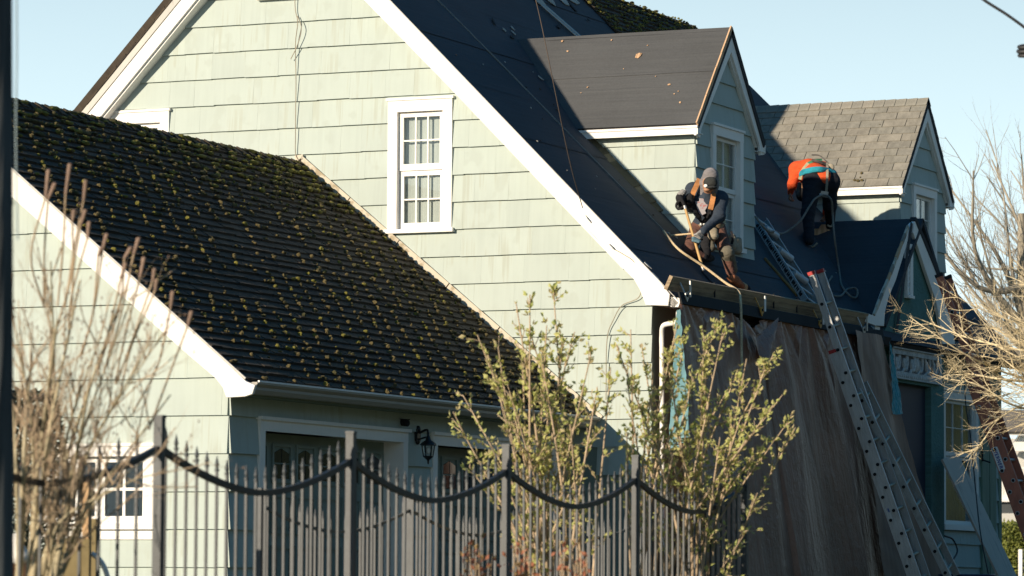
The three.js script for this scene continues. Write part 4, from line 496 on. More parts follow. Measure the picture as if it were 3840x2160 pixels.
{ let T = onX(3044, 1028, 0.56), B = onX(3452, 2200, 1.78), L = T.distanceTo(B);
  ladder('extension_ladder', 'tall aluminium extension ladder with red tips leaning on the eave', T, B, { width: 0.40, mat: M.alu, group: '', sections: [[0, L, 0, true], [-0.3, L - 1.02, -0.075, true]], first: 0.40, ridge: true,
    extra: (P, t, w, n) => { M.sticker = std({ map: tex(64, 128, [1, 1], (u, v) => mix3([0.62, 0.62, 0.6], [0.06, 0.10, 0.30], smooth(0.5, 0.6, fbm(u, v, 7, 9, 651, 3))), false), roughness: 0.6 }); const q = prism(frame(P(L - 3.18, -0.018, -0.075), n.clone().negate(), P(1, 0).sub(P(0, 0))), [[-0.025, -0.09], [0.025, -0.09], [0.025, 0.09], [-0.025, 0.09]], 0.004, -0.004); mesh('sticker', q, M.sticker, t); } });
  T = onX(3214, 1462, 0.98); B = onX(3566, 2190, 1.95); L = T.distanceTo(B);
  ladder('extension_ladder', 'shorter dull aluminium ladder standing just behind the tall one by the door', T, B, { width: 0.42, mat: M.aluDull, sections: [[0, L, 0, false]], first: 0.15 });
  T = onP(2800, 780, V(MS, 1, 0), MC + 0.13); B = onP(3020, 1128, V(MS, 1, 0), MC + 0.13); L = T.distanceTo(B);
  ladder('roof_ladder', 'aluminium ladder section lying on the black felt beside the near dormer', T, B, { width: 0.36, mat: M.aluDull, sections: [[0, L, 0, false]], first: 0.2, rungMat: M.alu,
    extra: (P, t, w, n, d, LL) => { for (let s = LL - 0.5; s > 0.2; s -= 0.61) mesh('hook_plate', [rod(P(s, 0.10, 0.03), P(s, 0.34, 0.03), 0.05, 0.05, 12)], M.alu, t); srand(661); for (let i = 0; i < 34; i++) { const s = 0.15 + i * 0.055 + R(0, 0.02); mesh('paint_blotch', prism(frame(P(s, -0.006, 0), n.clone(), d), [[-0.03, 0], [R(0, 0.03), R(-0.015, 0)], [0.03, R(0.005, 0.02)], [R(-0.02, 0.01), R(0.02, 0.04)]], 0.0035, -0.0035), M.dark, t); } } });
  T = onX(3522, 1036, 0.80); B = onX(3945, 2200, 2.35); L = T.distanceTo(B);
  const font = await new FontLoader().loadAsync('fonts/droid/droid_sans_bold.typeface.json');
  ladder('extension_ladder', 'red-orange fibreglass ladder leaning at the right end of the house', T, B, { width: 0.40, depth: 0.10, mat: M.fibre, capMat: M.feltBack, sections: [[0, L, 0, true], [-0.3, L - 1.35, -0.095, true]], first: 0.22, rings: true, rungMat: M.alu,
    extra: (P, t, w, n, d) => { const f = frame(P(L - 2.62, -0.020, -0.09), d.clone().negate(), n.clone()); const ff = f.n.dot(w) > 0 ? frame(P(L - 2.62, -0.020, -0.09), d.clone(), n.clone()) : f; mesh('label_plate', prism(ff, [[-0.16, -0.045], [0.16, -0.045], [0.17, 0], [0.16, 0.045], [-0.16, 0.045], [-0.17, 0]], 0.003, -0.003), M.white, t, { label: 'small white label with blue lettering' });
      const tg = new TextGeometry('WERNER', { font, size: 0.05, depth: 0.002, curveSegments: 3 }); tg.computeBoundingBox(); tg.translate(-(tg.boundingBox.max.x) / 2, -0.025, 0.003); const mm = new THREE.Matrix4().makeBasis(ff.ax, ff.ay, ff.n); mm.setPosition(ff.o); tg.applyMatrix4(mm); mesh('lettering', tg, std({ color: rgb(0.02, 0.05, 0.30) }), t); } });
  // house number on the dark door
  const c = onX(3410, 1452, -0.03), pl = thing('house_number', 'small plate reading 810 above the dark front door', 'number plate', c); mesh('plate', bx(c.x - 0.01, c.x, c.y - 0.09, c.y + 0.09, c.z - 0.17, c.z + 0.17), std({ color: rgb(0.10, 0.10, 0.11) }), pl);
  const tg = new TextGeometry('810', { font, size: 0.13, depth: 0.012, curveSegments: 4 }); tg.rotateY(Math.PI / 2); tg.computeBoundingBox(); tg.translate(c.x + 0.002, c.y - 0.065, c.z - (tg.boundingBox.min.z + tg.boundingBox.max.z) / 2); mesh('numerals', tg, M.white, pl);
  // the plank leaning on the wall by the window
  M.plyGrey = std({ map: tex(256, 512, [0.6, 2.5], (u, v) => { const a = fbm(u, v, 16, 2, 671, 4), b = fbm(u, v, 5, 7, 673, 4), k = smooth(0.68, 0.74, fbm(u, v, 30, 9, 675, 3)); return mix3(mix3([0.70, 0.60, 0.51], [0.60, 0.51, 0.43], a), [0.32, 0.26, 0.22], 0.5 * k + 0.2 * b); }), roughness: 0.9 });
  const b0 = onX(3560, 1712, 0.45), b1 = onX(3790, 2190, 1.25), lp = mesh('leaning_board', bar(b0.clone().lerp(b1, -0.0), b1, 0.58, 0.03, V(1, 0.3, 0.12)), M.plyGrey, null); tag(lp, 'wide bare board leaning against the wall below the window', 'board');
}
// ------------------------------------------------------------------ ropes, wires, tools
M.rope = std({ map: grain(681, [0.20, 0.195, 0.18], 0.5), roughness: 0.95 }); M.ropeTan = std({ map: grain(683, [0.60, 0.46, 0.28], 0.5), roughness: 0.95 }); M.cable = std({ color: rgb(0.03, 0.03, 0.032), roughness: 0.6 }); M.cableTan = std({ map: grain(685, [0.33, 0.29, 0.22], 0.4), roughness: 0.9 });
const onR = (x, y, h = 0.02) => onP(x, y, V(MS, 1, 0), MC + h * 1.41);
const cord = (name, label, cat, pts, r, m, n = 80) => tag(mesh(name, tube(pts, r, n, 7), m, null), label, cat);
cord('safety_rope', 'long pale rope running down the black felt from the ridge to the eave', 'rope', [onR(1560, -80), onR(1640, 0), onR(1900, 262), onR(2190, 560), onR(2400, 775), onR(2490, 868)], 0.013, M.rope);
cord('safety_rope', 'same pale rope with sunlight put into its tan colour, crossing below the seated worker and hanging down over the plank', 'rope', [onR(2488, 866, 0.05), onR(2545, 935, 0.08), onR(2640, 1000, 0.12), onX(2720, 1060, 0.30), onX(2768, 1092, 0.50), onX(2777, 1130, 0.60), onX(2780, 1250, 0.66), onX(2781, 1400, 0.72)], 0.016, M.ropeTan);  // continues the grey rope; its sunlit look is put into the tan
M.nearRope = std({ color: rgb(0.10, 0.075, 0.06), roughness: 0.9 });
cord('hanging_wire', 'thin brown wire crossing in front of the near dormer roof', 'wire', [at(1995, -60, 44), at(2030, 90, 44), at(2075, 310, 44), at(2140, 620, 44.5), at(2185, 780, 45)], 0.0055, M.nearRope);
M.pole = std({ map: tex(128, 512, [0.6, 2.4], (u, v) => { const a = fbm(u, v, 14, 6, 691, 4); return [0.085, 0.095, 0.10].map(q => q * (0.55 + 0.9 * a)); }), bumpMap: tex(128, 512, [0.6, 2.4], (u, v) => fbm(u, v, 20, 3, 693, 3), true), bumpScale: 0.02, roughness: 0.95 });
{ const p = thing('utility_pole', 'dark weathered wooden pole cut by the left edge of the picture', 'pole', at(-40, 2300, 15)); const a = at(-45, 2500, 15), b = at(-52, -500, 15); mesh('shaft', rod(a, b, 0.100, 0.098, 16), M.pole, p); const c = at(44, 760, 15); mesh('bolt', rod(c.clone().addScaledVector(camR, -0.06), c.clone().addScaledVector(camR, 0.006), 0.012, 0.012, 8), M.cable, p); }
cord('cable', 'thin pale cable running up the edge of the dark pole', 'cable', [at(62, -60, 15.4), at(63, 200, 15.4), at(60, 500, 15.4), at(66, 900, 15.4)], 0.0035, std({ color: rgb(0.25, 0.33, 0.36) }));
cord('power_line', 'thick dark power line across the top right corner of the sky', 'power line', [at(3560, -100, 26), at(3690, 0, 26), at(3780, 58, 26), at(3900, 146, 26)], 0.010, M.cable);
{ const c = at(3850, 190, 26), q = thing('insulator', 'dark round insulator at the right edge below the power line', 'insulator', c); for (const [dy, r] of [[0.028, 0.050], [0, 0.056], [-0.028, 0.048]]) { const g = new THREE.TorusGeometry(r, 0.013, 8, 22); g.rotateX(Math.PI / 2 + 0.25); g.translate(c.x, c.y + dy, c.z); mesh('ring', g, M.cable, q); } mesh('stem', rod(c.clone().add(V(0, -0.05, 0)), c.clone().add(V(0.1, 0.05, 0)), 0.015), M.cable, q); }
cord('wall_cable', 'loose thin cable hanging down the gable from the attic window', 'cable', [onZ(1105, -20, 0.06), onZ(1108, 40, 0.06), onZ(1116, 80, 0.07), onZ(1108, 160, 0.07), onZ(1110, 300, 0.06), onZ(1108, 500, 0.06), onZ(1112, 590, 0.07), onZ(1135, 612, 0.08), onZ(1200, 680, 0.09), onZ(1330, 800, 0.09), onZ(1600, 1040, 0.09), onZ(1790, 1190, 0.09)], 0.0055, M.cableTan, 160);
cord('wall_cable', 'short frayed cable end dangling beside the longer cable', 'cable', [onZ(1116, 60, 0.07), onZ(1130, 105, 0.09), onZ(1115, 170, 0.08), onZ(1090, 222, 0.07)], 0.0055, M.cableTan);
cord('wall_cable', 'thin cable curling from the rake foot down the gable corner', 'cable', [onZ(2295, 930, 0.24), onZ(2340, 955, 0.24), onZ(2380, 985, 0.23), onZ(2405, 1075, 0.09), onZ(2395, 1115, 0.07), onZ(2330, 1148, 0.06), onZ(2300, 1200, 0.06), onZ(2280, 1250, 0.06), onZ(2272, 1500, 0.06)], 0.0055, M.cableTan, 120);
cord('black_cable', 'black cable hanging down past the tall window and leaning board', 'cable', [onX(3618, 1440, 0.35), onX(3622, 1520, 0.5), onX(3640, 1640, 0.7), onX(3655, 1800, 0.95), onX(3680, 2020, 1.3), onX(3712, 2180, 1.5)], 0.009, M.cable);
M.handle = std({ map: tex(128, 256, [0.2, 1], (u, v) => { const a = fbm(u, v, 20, 3, 701, 3); return mix3([0.62, 0.40, 0.16], [0.40, 0.23, 0.08], a); }), roughness: 0.6 }); M.handleDull = std({ map: grain(703, [0.20, 0.12, 0.035], 0.5), roughness: 0.7 });
tag(mesh('long_handle', rod(onR(2868, 970, 0.03), onR(2990, 1108, 0.03), 0.022, 0.022, 8), M.handleDull, null), 'ochre wooden tool handle lying on the felt left of the roof ladder', 'tool handle');
{ const a = onR(2030, 20, 0.05), b = onR(2190, 160, 0.05); tag(mesh('loose_pole', [rod(a, b, 0.02, 0.02, 8), rod(a.clone().add(V(0, 0, -0.16)), b.clone().add(V(0, 0, -0.16)), 0.02, 0.02, 8)], M.steel, null), 'pair of thin metal poles lying on the felt near the ridge', 'pole'); }
{ const c = onR(1600 + 560, 85, 0.06); }
// drainpipe at the lit corner
{ const d = thing('drainpipe', 'white drainpipe elbow and pipe at the corner of the gable', 'drainpipe', onX(2490, 1700, 0.12)); const m = M.white; mesh('pipe', [tube([onX(2545, 1170, 0.36), onX(2540, 1205, 0.34), onX(2488, 1222, 0.16), onX(2482, 1260, 0.12), onX(2482, 1300, 0.12)], 0.031, 30, 10)], m, d); mesh('pipe', rod(onX(2482, 1290, 0.12), onX(2486, 2300, 0.12), 0.030, 0.030, 10), m, d); }
// ------------------------------------------------------------------ iron fence with sagging top rails
M.iron = std({ map: grain(801, [0.055, 0.062, 0.067], 0.6), roughness: 0.5 }); M.ironDark = std({ map: grain(803, [0.022, 0.025, 0.03], 0.4), roughness: 0.5 }); M.ironSunlit = std({ map: grain(805, [0.16, 0.15, 0.13], 0.4), roughness: 0.6 });  // rear rails get a lighter copy with sunlight put into the colour
{ const P0 = at(599, 1557, 20), D = ray(7570, 2140).multiplyScalar(2.296), dn = D.clone().normalize(), side = V(dn.z, 0, -dn.x).normalize(); if (side.dot(camF) > 0) side.negate();
  const fence = thing('iron_fence', 'black iron fence of spear-topped pickets with sagging curved top rails', 'fence', at(599, 2160, 20));
  const J = i => P0.clone().addScaledVector(D, i), drop = 0.165, sag = 0.205;
  for (let i = 0; i < 5; i++) { const p = J(i); mesh('post', [bar(p.clone().add(V(0, -0.012, 0)), V(p.x, groundY(p.x, p.z) - 0.1, p.z), 0.046, 0.046, side)], M.iron, fence); mesh('post_cap', bar(p, p.clone().add(V(0, -0.014, 0)), 0.052, 0.052, side), M.iron, fence); }
  const railY = (i, t) => V(0, 0, 0).copy(J(i + t)).add(V(0, -drop - sag * (1 - Math.pow(Math.abs(2 * t - 1), 1.7)), 0));
  for (let i = -1; i < 4; i++) { const pts = []; for (let k = 0; k <= 24; k++) { const t = 0.012 + 0.976 * k / 24; pts.push(railY(i, t)); }
    const gs = []; for (let k = 0; k < 24; k++) gs.push(bar(pts[k], pts[k + 1].clone().lerp(pts[k], -0.02), 0.032, 0.030, side)); mesh('rail', gs, M.ironDark, fence);
    const lo = []; for (let k = 0; k < 2; k++) { const a = J(i + 0.01), b = J(i + 0.99); lo.push(bar(a.add(V(0, -1.35, 0)), b.add(V(0, -1.35, 0)), 0.03, 0.03, side)); break; } mesh('rail', lo, M.iron, fence);
    const n = i < 0 ? 12 : 20; for (let k = 1; k < n; k++) { const t = k / n, q = railY(i, t), off = side.clone().multiplyScalar(-0.024); if (i === 4 && t > 0.2) continue; const top = q.clone().add(off).add(V(0, 0.065, 0));
      const pk = mesh('picket', bar(top, V(q.x + off.x, groundY(q.x, q.z) + 0.05, q.z + off.z), 0.0130, 0.0130, side), M.iron, fence);
      put('finial', [rod(top.clone().add(V(0, -0.004, 0)), top.clone().add(V(0, 0.010, 0)), 0.013, 0.013, 8), rod(top.clone().add(V(0, 0.010, 0)), top.clone().add(V(0, 0.030, 0)), 0.006, 0.012, 6), rod(top.clone().add(V(0, 0.030, 0)), top.clone().add(V(0, 0.078, 0)), 0.012, 0.0015, 6)], M.iron, pk); } }
  // a second, lower run behind it, seen through the pickets
  const Q0 = at(974, 1830, 24.5), f2 = thing('iron_fence', 'lower iron fence with sunlight put into its rail colour, seen through the front pickets', 'fence', at(974, 2160, 24.5)), D2 = D.clone(); const G = i => Q0.clone().addScaledVector(D2, i);
  const r2 = (i, t) => G(i + t).add(V(0, -0.10 - 0.16 * (1 - Math.pow(Math.abs(2 * t - 1), 1.8)), 0));
  for (let i = 0; i < 4; i++) { const p = G(i); mesh('post', bar(p, V(p.x, groundY(p.x, p.z), p.z), 0.04, 0.04, side), M.iron, f2); if (i > 2) continue; const gs = []; for (let k = 0; k < 16; k++) gs.push(bar(r2(i, k / 16), r2(i, (k + 1.02) / 16), 0.018, 0.014, side)); mesh('rail', gs, M.ironSunlit, f2);
    for (let k = 1; k < 20; k++) { const q = r2(i, k / 20), top = q.clone().add(V(0, 0.075, 0)); const pk = mesh('picket', bar(top, V(q.x, groundY(q.x, q.z), q.z), 0.014, 0.014, side), M.iron, f2); put('finial', rod(top, top.clone().add(V(0, 0.05, 0)), 0.011, 0.002, 6), M.iron, pk); } }
}
// ------------------------------------------------------------------ shrubs and trees
M.bark = std({ map: grain(811, [0.44, 0.335, 0.225], 0.6), roughness: 0.95 }); M.barkGrey = std({ map: grain(813, [0.42, 0.36, 0.235], 0.6), roughness: 0.95 }); M.barkGold = std({ map: grain(815, [0.66, 0.55, 0.35], 0.6), roughness: 0.95 }); M.barkFar = std({ map: grain(816, [0.34, 0.30, 0.235], 0.6), roughness: 0.95 }); M.stub = std({ map: grain(817, [0.24, 0.165, 0.125], 0.6), roughness: 0.95 });
const leafM = (r, g, b) => new THREE.MeshPhysicalMaterial({ color: rgb(r, g, b), roughness: 0.8, transmission: 0.42, thickness: 0, side: THREE.DoubleSide });
M.leaf = [leafM(0.60, 0.58, 0.20), leafM(0.50, 0.54, 0.16), leafM(0.60, 0.50, 0.25)]; M.leafRed = [leafM(0.50, 0.18, 0.09), leafM(0.42, 0.27, 0.10)];
function leafGeo(c, d, size, w = 0.5) { // a folded pointed leaf: four faces
  d = d.clone().normalize(); let s = d.clone().cross(V(R(-1, 1), R(-1, 1), R(-1, 1))).normalize(); const n = d.clone().cross(s).normalize(), a = c, b = c.clone().addScaledVector(d, size), m = c.clone().addScaledVector(d, size * 0.45).addScaledVector(n, -size * 0.10), l = m.clone().addScaledVector(s, size * w / 2).addScaledVector(n, size * 0.16), r = m.clone().addScaledVector(s, -size * w / 2).addScaledVector(n, size * 0.16);
  return [a, l, m, m, l, b, a, m, r, m, b, r]; }
function leafMesh(tris) { const P = new Float32Array(tris.length * 3); tris.forEach((p, i) => { P[3 * i] = p.x; P[3 * i + 1] = p.y; P[3 * i + 2] = p.z; }); const g = new THREE.BufferGeometry(); g.setAttribute('position', new THREE.BufferAttribute(P, 3)); g.computeVertexNormals(); return g; }
const jit = a => V(R(-a, a), R(-a, a), R(-a, a));
function twigs(p, d, len, r, lv, out, o) { // recursive branching, drawn as tapered five-sided rods
  const n = o.seg ?? 3; let q = p.clone(), dd = d.clone(); for (let i = 0; i < n; i++) { const nd = dd.clone().add(jit(o.wob ?? 0.18)).add(V(0, o.up ?? 0.05, 0)).normalize(), e = q.clone().addScaledVector(nd, len / n), ra = r * (1 - 0.45 * i / n), rb = r * (1 - 0.45 * (i + 1) / n); out.push(rod(q, e, ra, rb, lv > 1 ? 6 : 4));
    if (lv > 0) { const m = o.side ?? 1; for (let k = 0; k < m; k++) if (rnd() < (o.prob ?? 0.8)) { const t = q.clone().lerp(e, R(0.2, 1)), sd = nd.clone().add(jit(o.spread ?? 0.7)).normalize(); twigs(t, sd, len * R(0.4, 0.7), rb * 0.62, lv - 1, out, o); } }
    q = e; dd = nd; } if (o.tips) o.tips.push([q, dd]); }
function bent(a, b, bow) { const m = a.clone().lerp(b, 0.5).add(bow); return curve([a, a.clone().lerp(m, 0.5).addScaledVector(bow, 0.3), m, b]); }
function stemGeo(c, r0, r1, n = 10) { const gs = []; let p = c.getPoint(0); for (let i = 1; i <= n; i++) { const q = c.getPoint(i / n); gs.push(rod(p, q, r0 + (r1 - r0) * (i - 1) / n, r0 + (r1 - r0) * i / n, 6)); p = q; } return gs; }
function budShrub(label, base, tips, o) {
  const t = thing('budding_shrub', label, 'shrub', base, 'shrubs budding behind the iron fence'), leaves = [[], [], []], tw = [];
  for (const [x, y, dd] of tips) { const tip = at(x, y, o.d + (dd || 0) + R(-0.5, 0.5)), b = base.clone().add(V(R(-0.35, 0.35), 0, R(-0.35, 0.35))), h = tip.y - b.y, c = bent(b, tip, V((tip.x - b.x) * -0.16, h * 0.10, (tip.z - b.z) * -0.16).add(jit(0.06)));
    mesh('stem', stemGeo(c, R(0.014, 0.024), 0.004, 12), M.bark, t);
    const n = Math.round(h * 9 * (o.dens ?? 1)); for (let i = 0; i < n; i++) { const u = 0.46 + 0.54 * Math.sqrt(rnd()), p = c.getPoint(u), tg = c.getTangent(u), L = R(0.03, 0.32) * (1.25 - u) + 0.02, sd = tg.clone().add(jit(0.9)).add(V(0, 0.25, 0)).normalize(), e = p.clone().addScaledVector(sd, L); if (L > 0.07) tw.push(rod(p, e, 0.0042, 0.0025, 4));
      const m = 2 + Math.floor(L * 16); for (let k = 0; k < m; k++) { const f = m > 1 ? k / (m - 1) : 1, bq = p.clone().lerp(e, 0.25 + 0.75 * f).add(jit(0.012)); for (let z = 0; z < 3; z++) if (rnd() < 0.85) leaves[rnd() < 0.5 ? 0 : rnd() < 0.6 ? 1 : 2].push(...leafGeo(bq, sd.clone().add(jit(1.0)), R(0.016, 0.055), R(0.4, 0.75))); } } }
  if (tw.length) mesh('twig', tw, M.bark, t, { kind: 'stuff' }); leaves.forEach((l, i) => { if (l.length) mesh('leaves', leafMesh(l), M.leaf[i], t, { kind: 'stuff', uv: false }); }); return t; }
const baseAt = (x, d) => { const p = at(x, 2160, d); return V(p.x, groundY(p.x, p.z), p.z); };
srand(201);
budShrub('tall budding shrub in front of the garage, left of the two', baseAt(2090, 27.5), [[1790, 1255], [1830, 1330], [1868, 1300], [1935, 1135], [1987, 1105], [2076, 1100], [1735, 1480], [1700, 1545], [1720, 1590, -0.5], [2155, 1245], [2215, 1330], [2110, 1290], [2030, 1330], [1900, 1430], [1960, 1380], [1830, 1640, -0.6], [1930, 1560], [2190, 1480], [2240, 1450], [2290, 1380], [2060, 1480], [2140, 1590], [1760, 1750, -0.5], [2010, 1580], [1880, 1520], [1990, 1250], [2050, 1220], [2240, 1620]], { d: 27.5 });
budShrub('wide budding shrub in front of the brown tarp, right of the two', baseAt(2510, 28.5), [[2310, 1290], [2365, 1235], [2405, 1290], [2350, 1420], [2540, 1215], [2575, 1260], [2640, 1265], [2700, 1205], [2712, 1240], [2650, 1340], [2800, 1345], [2765, 1395], [2905, 1320], [2870, 1380], [2935, 1480], [2950, 1590], [2900, 1520], [2985, 1600], [2880, 1650], [2830, 1700], [2600, 1420], [2500, 1330], [2450, 1400], [2560, 1500], [2660, 1500], [2730, 1460], [2480, 1560], [2400, 1520], [2780, 1560], [2620, 1620], [2840, 1850, -1.2], [2800, 1990, -1.4], [2700, 1640], [2540, 1640], [2350, 1620]], { d: 28.5 });
{ srand(211); for (const [x, w, label] of [[1800, 130, 'low red-leaved shrub behind the third fence panel, left one'], [1960, 70, 'low red-leaved shrub just right of the fence post'], [2150, 120, 'low red-leaved shrub under the budding shrub, rightmost of the three'], ]) { const d = 22.9, t = thing('red_leaf_shrub', label, 'shrub', baseAt(x, d), 'low red-leaved shrubs behind the fence'), L = [[], []], st = []; for (let i = 0; i < 16; i++) { const b = baseAt(x + R(-20, 20), d), e = at(x + R(-w / 2, w / 2), 2020 + R(0, 110), d + R(-0.2, 0.2)), c = bent(b, e, jit(0.05)); st.push(...stemGeo(c, 0.006, 0.003, 5)); for (let k = 0; k < 26; k++) { const p = c.getPoint(R(0.55, 1)).add(jit(0.05)); L[rnd() < 0.6 ? 0 : 1].push(...leafGeo(p, jit(1).add(V(0, 0.4, 0)), R(0.03, 0.055), 0.6)); } } mesh('stem', st, M.bark, t); L.forEach((l, i) => mesh('leaves', leafMesh(l), M.leafRed[i], t, { kind: 'stuff', uv: false })); } }
{ // bare multi-stemmed tree at the left, in front of the fence
  srand(221); const d = 19, t = thing('bare_tree', 'bare multi-stemmed tree with pruned stubs in front of the garage gable', 'tree', baseAt(130, d)); const out = [], tips = [];
  const limbs = [[95, 2300, 140, 1800, 215, 1200, .040], [170, 2300, 260, 1850, 335, 1450, .036], [60, 2300, 90, 1700, 120, 1330, .034], [120, 2300, 240, 1750, 430, 1180, .034], [150, 2300, 330, 1900, 640, 1480, .022], [110, 2300, 180, 1650, 300, 1050, .030], [160, 2300, 280, 1990, 420, 1700, .022], [70, 2300, 60, 1750, 50, 1500, .026], [140, 2300, 300, 1760, 560, 1290, .020], [130, 2300, 230, 1950, 520, 1790, .018], [100, 2300, 200, 1500, 190, 980, .024], [150, 2300, 330, 1700, 610, 1250, .018], [140, 2300, 300, 1650, 500, 1100, .020], [120, 2300, 120, 1600, 60, 1250, .02], [150, 2300, 360, 1880, 590, 1690, .016], [130, 2300, 260, 1600, 380, 1250, .02]];
  for (const [x0, y0, x1, y1, x2, y2, r] of limbs) { const c = curve([at(x0, y0 + 60, d + R(-0.2, 0.2)), at((x0 + x1) / 2 + 5, (y0 + y1) / 2, d + R(-0.3, 0.3)), at(x1, y1, d + R(-0.5, 0.4)), at(x2, y2, d + R(-0.8, 0.6))]); mesh('limb', stemGeo(c, r * 0.66, r * 0.15, 14), M.barkGrey, t);
    for (let i = 0; i < 10; i++) { const u = R(0.3, 1), p = c.getPoint(u), tg = c.getTangent(u); twigs(p, tg.clone().multiplyScalar(0.7).add(jit(0.62)).add(V(0, 0.25, 0)).normalize(), R(0.2, 0.48) * (1.3 - u * 0.5), 0.0040, 2, out, { wob: 0.2, up: 0.10, side: 1, prob: 0.85, spread: 0.65, tips }); } }
  mesh('twig', out, M.bark, t, { kind: 'stuff' });
  const bd = []; for (const [p] of tips) if (rnd() < 0.3) bd.push(ball(p, 0.004, 0.008, 0.004, 5, 4)); mesh('bud', bd, M.stub, t, { kind: 'stuff' });
  for (const [x, y, l] of [[182, 640, 150], [262, 618, 170], [205, 690, 90], [322, 680, 110], [278, 790, 60], [320, 790, 80], [335, 835, 90], [400, 880, 90], [470, 990, 80], [520, 895, 90], [490, 930, 60], [540, 968, 110], [580, 1010, 70], [588, 1050, 60], [648, 1095, 90], [718, 1170, 80], [380, 930, 50]]) { const a = at(x, y, d - 0.1), b = at(x - R(8, 40), y + l, d - 0.1), c = at(x * 0.75 + R(0, 30), y + l + 360, d + 0.2); mesh('stub', [rod(b.clone().lerp(a, 0.35), a, 0.007, 0.0115, 7), ball(a, 0.0115, 0.007, 0.0115, 8, 5)], M.stub, t); mesh('branch', tube([b.clone().lerp(a, 0.37), b.clone().lerp(c, 0.5).add(jit(0.05)), c], 0.005, 10, 5), M.bark, t); }
  const s2 = thing('dark_evergreen', 'dark evergreen bush behind the bare tree by the left edge', 'bush', baseAt(90, 27)); const L = []; for (let i = 0; i < 5200; i++) { const th = R(0, 6.283), v = Math.pow(rnd(), 0.8), rr = 0.42 * Math.sqrt(rnd()) * (1 - 0.55 * v), c = at(95, 2160 - v * 690, 27).add(V(rr * Math.cos(th), 0, rr * Math.sin(th))); L.push(...leafGeo(c, V(Math.cos(th), 0.4, Math.sin(th)).add(jit(0.6)), R(0.03, 0.07), 0.4)); } mesh('foliage', leafMesh(L), leafM(0.035, 0.05, 0.028), s2, { kind: 'stuff', uv: false }); mesh('stem', rod(baseAt(95, 27), at(95, 1700, 27), 0.03), M.barkGrey, s2); }
{ // bare tree reaching in from the right, sunlit fine twigs
  srand(231); const d = 36, t = thing('bare_tree', 'sunlit bare tree whose fine twigs reach in from the right edge', 'tree', baseAt(4250, d)); const out = [], tips = [];
  const trunk = curve([baseAt(4250, d), at(4230, 1900, d), at(4180, 1500, d), at(4120, 1250, d)]); mesh('trunk', stemGeo(trunk, 0.16, 0.09, 10), M.barkFar, t);
  for (const [pts, r] of [[[[4150, 1420], [3900, 1330], [3640, 1270], [3470, 1205], [3360, 1165]], .022], [[[4150, 1460], [3850, 1420], [3640, 1340], [3500, 1250], [3400, 1180]], .022], [[[4180, 1520], [3900, 1440], [3740, 1420], [3620, 1400], [3540, 1400]], .03], [[[4180, 1520], [3950, 1400], [3820, 1340], [3700, 1280]], .02], [[[4180, 1480], [3980, 1280], [3860, 1220], [3740, 1160]], .02], [[[4200, 1580], [4000, 1500], [3880, 1470], [3760, 1480]], .02], [[[4170, 1400], [3980, 1220], [3900, 1120], [3840, 1060]], .02], [[[4200, 1500], [3960, 1440], [3850, 1390], [3730, 1370]], .02], [[[4190, 1540], [3990, 1420], [3880, 1300], [3790, 1250]], .02], [[[4200, 1600], [3950, 1480], [3780, 1430], [3640, 1300], [3520, 1190]], .026], [[[4200, 1600], [3950, 1540], [3800, 1520], [3660, 1440], [3540, 1420]], .03], [[[4150, 1350], [3950, 1250], [3780, 1200], [3620, 1130], [3500, 1060]], .014], [[[4200, 1560], [3900, 1500], [3760, 1560], [3690, 1650], [3660, 1700]], .020], [[[4180, 1480], [3850, 1300], [3720, 1230], [3600, 1210]], .026], [[[4160, 1380], [3950, 1330], [3800, 1340], [3560, 1380]], .026], [[[4160, 1300], [3980, 1120], [3860, 1050], [3780, 1000]], .03], [[[4200, 1640], [3950, 1500], [3830, 1400], [3740, 1330]], .03]]) {
    const c = curve(pts.map(([x, y]) => at(x, y, d + R(-0.5, 0.5)))); mesh('limb', stemGeo(c, r * 0.62, r * 0.10, 18), M.barkGold, t);
    for (let i = 0; i < 17; i++) { const u = 0.2 + 0.79 * Math.pow(rnd(), 1.5), p = c.getPoint(u), tg = c.getTangent(u); twigs(p, tg.clone().multiplyScalar(0.8).add(jit(0.6)).normalize(), R(0.22, 0.55) * (1.25 - 0.8 * u), 0.0042, 2, out, { wob: 0.22, up: 0.04, side: 1, prob: 0.9, spread: 0.75, tips }); } }
  mesh('twig', out, M.barkGold, t, { kind: 'stuff' }); }
for (const [bx0, topx, topy, d, label, sd] of [[3900, 3800, 560, 76, 'tall bare tree behind the house at the right, nearer of two', 241], [4150, 3830, 640, 96, 'hazy bare tree farther behind, at the right edge', 251]]) {
  srand(sd); const t = thing('tall_bare_tree', label, 'tree', baseAt(bx0, d), 'tall bare trees behind the house'), out = [], b = baseAt(bx0, d), tr = curve([b, at(bx0 - 20, 1500, d), at(bx0 - 60, 1150, d), at(topx + 30, 800, d)]); mesh('trunk', stemGeo(tr, 0.26, 0.07, 14), M.barkFar, t);
  const ends = sd === 241 ? [[3515, 800], [3560, 700], [3650, 640], [3720, 600], [3560, 980], [3600, 1080], [3830, 580], [3900, 620], [3500, 900], [3660, 820], [3760, 700]] : [[3640, 720], [3700, 660], [3790, 640], [3850, 640], [3600, 880], [3620, 1000], [3700, 900], [3790, 820]];
  for (const [x, y] of ends) { const s0 = tr.getPoint(R(0.45, 0.8)), e = at(x, y, d + R(-2, 2)), c = bent(s0, e, V(0, -0.3, 0).add(jit(0.4))); mesh('limb', stemGeo(c, 0.085, 0.014, 12), M.barkFar, t); for (let i = 0; i < 15; i++) { const u = R(0.25, 1), p = c.getPoint(u), tg = c.getTangent(u); twigs(p, tg.clone().add(jit(0.7)).add(V(0, 0.3, 0)).normalize(), R(0.5, 1.2), 0.0095, 2, out, { wob: 0.2, up: 0.08, side: 1, prob: 0.9, spread: 0.6 }); } }
  mesh('twig', out, M.barkFar, t, { kind: 'stuff' }); }
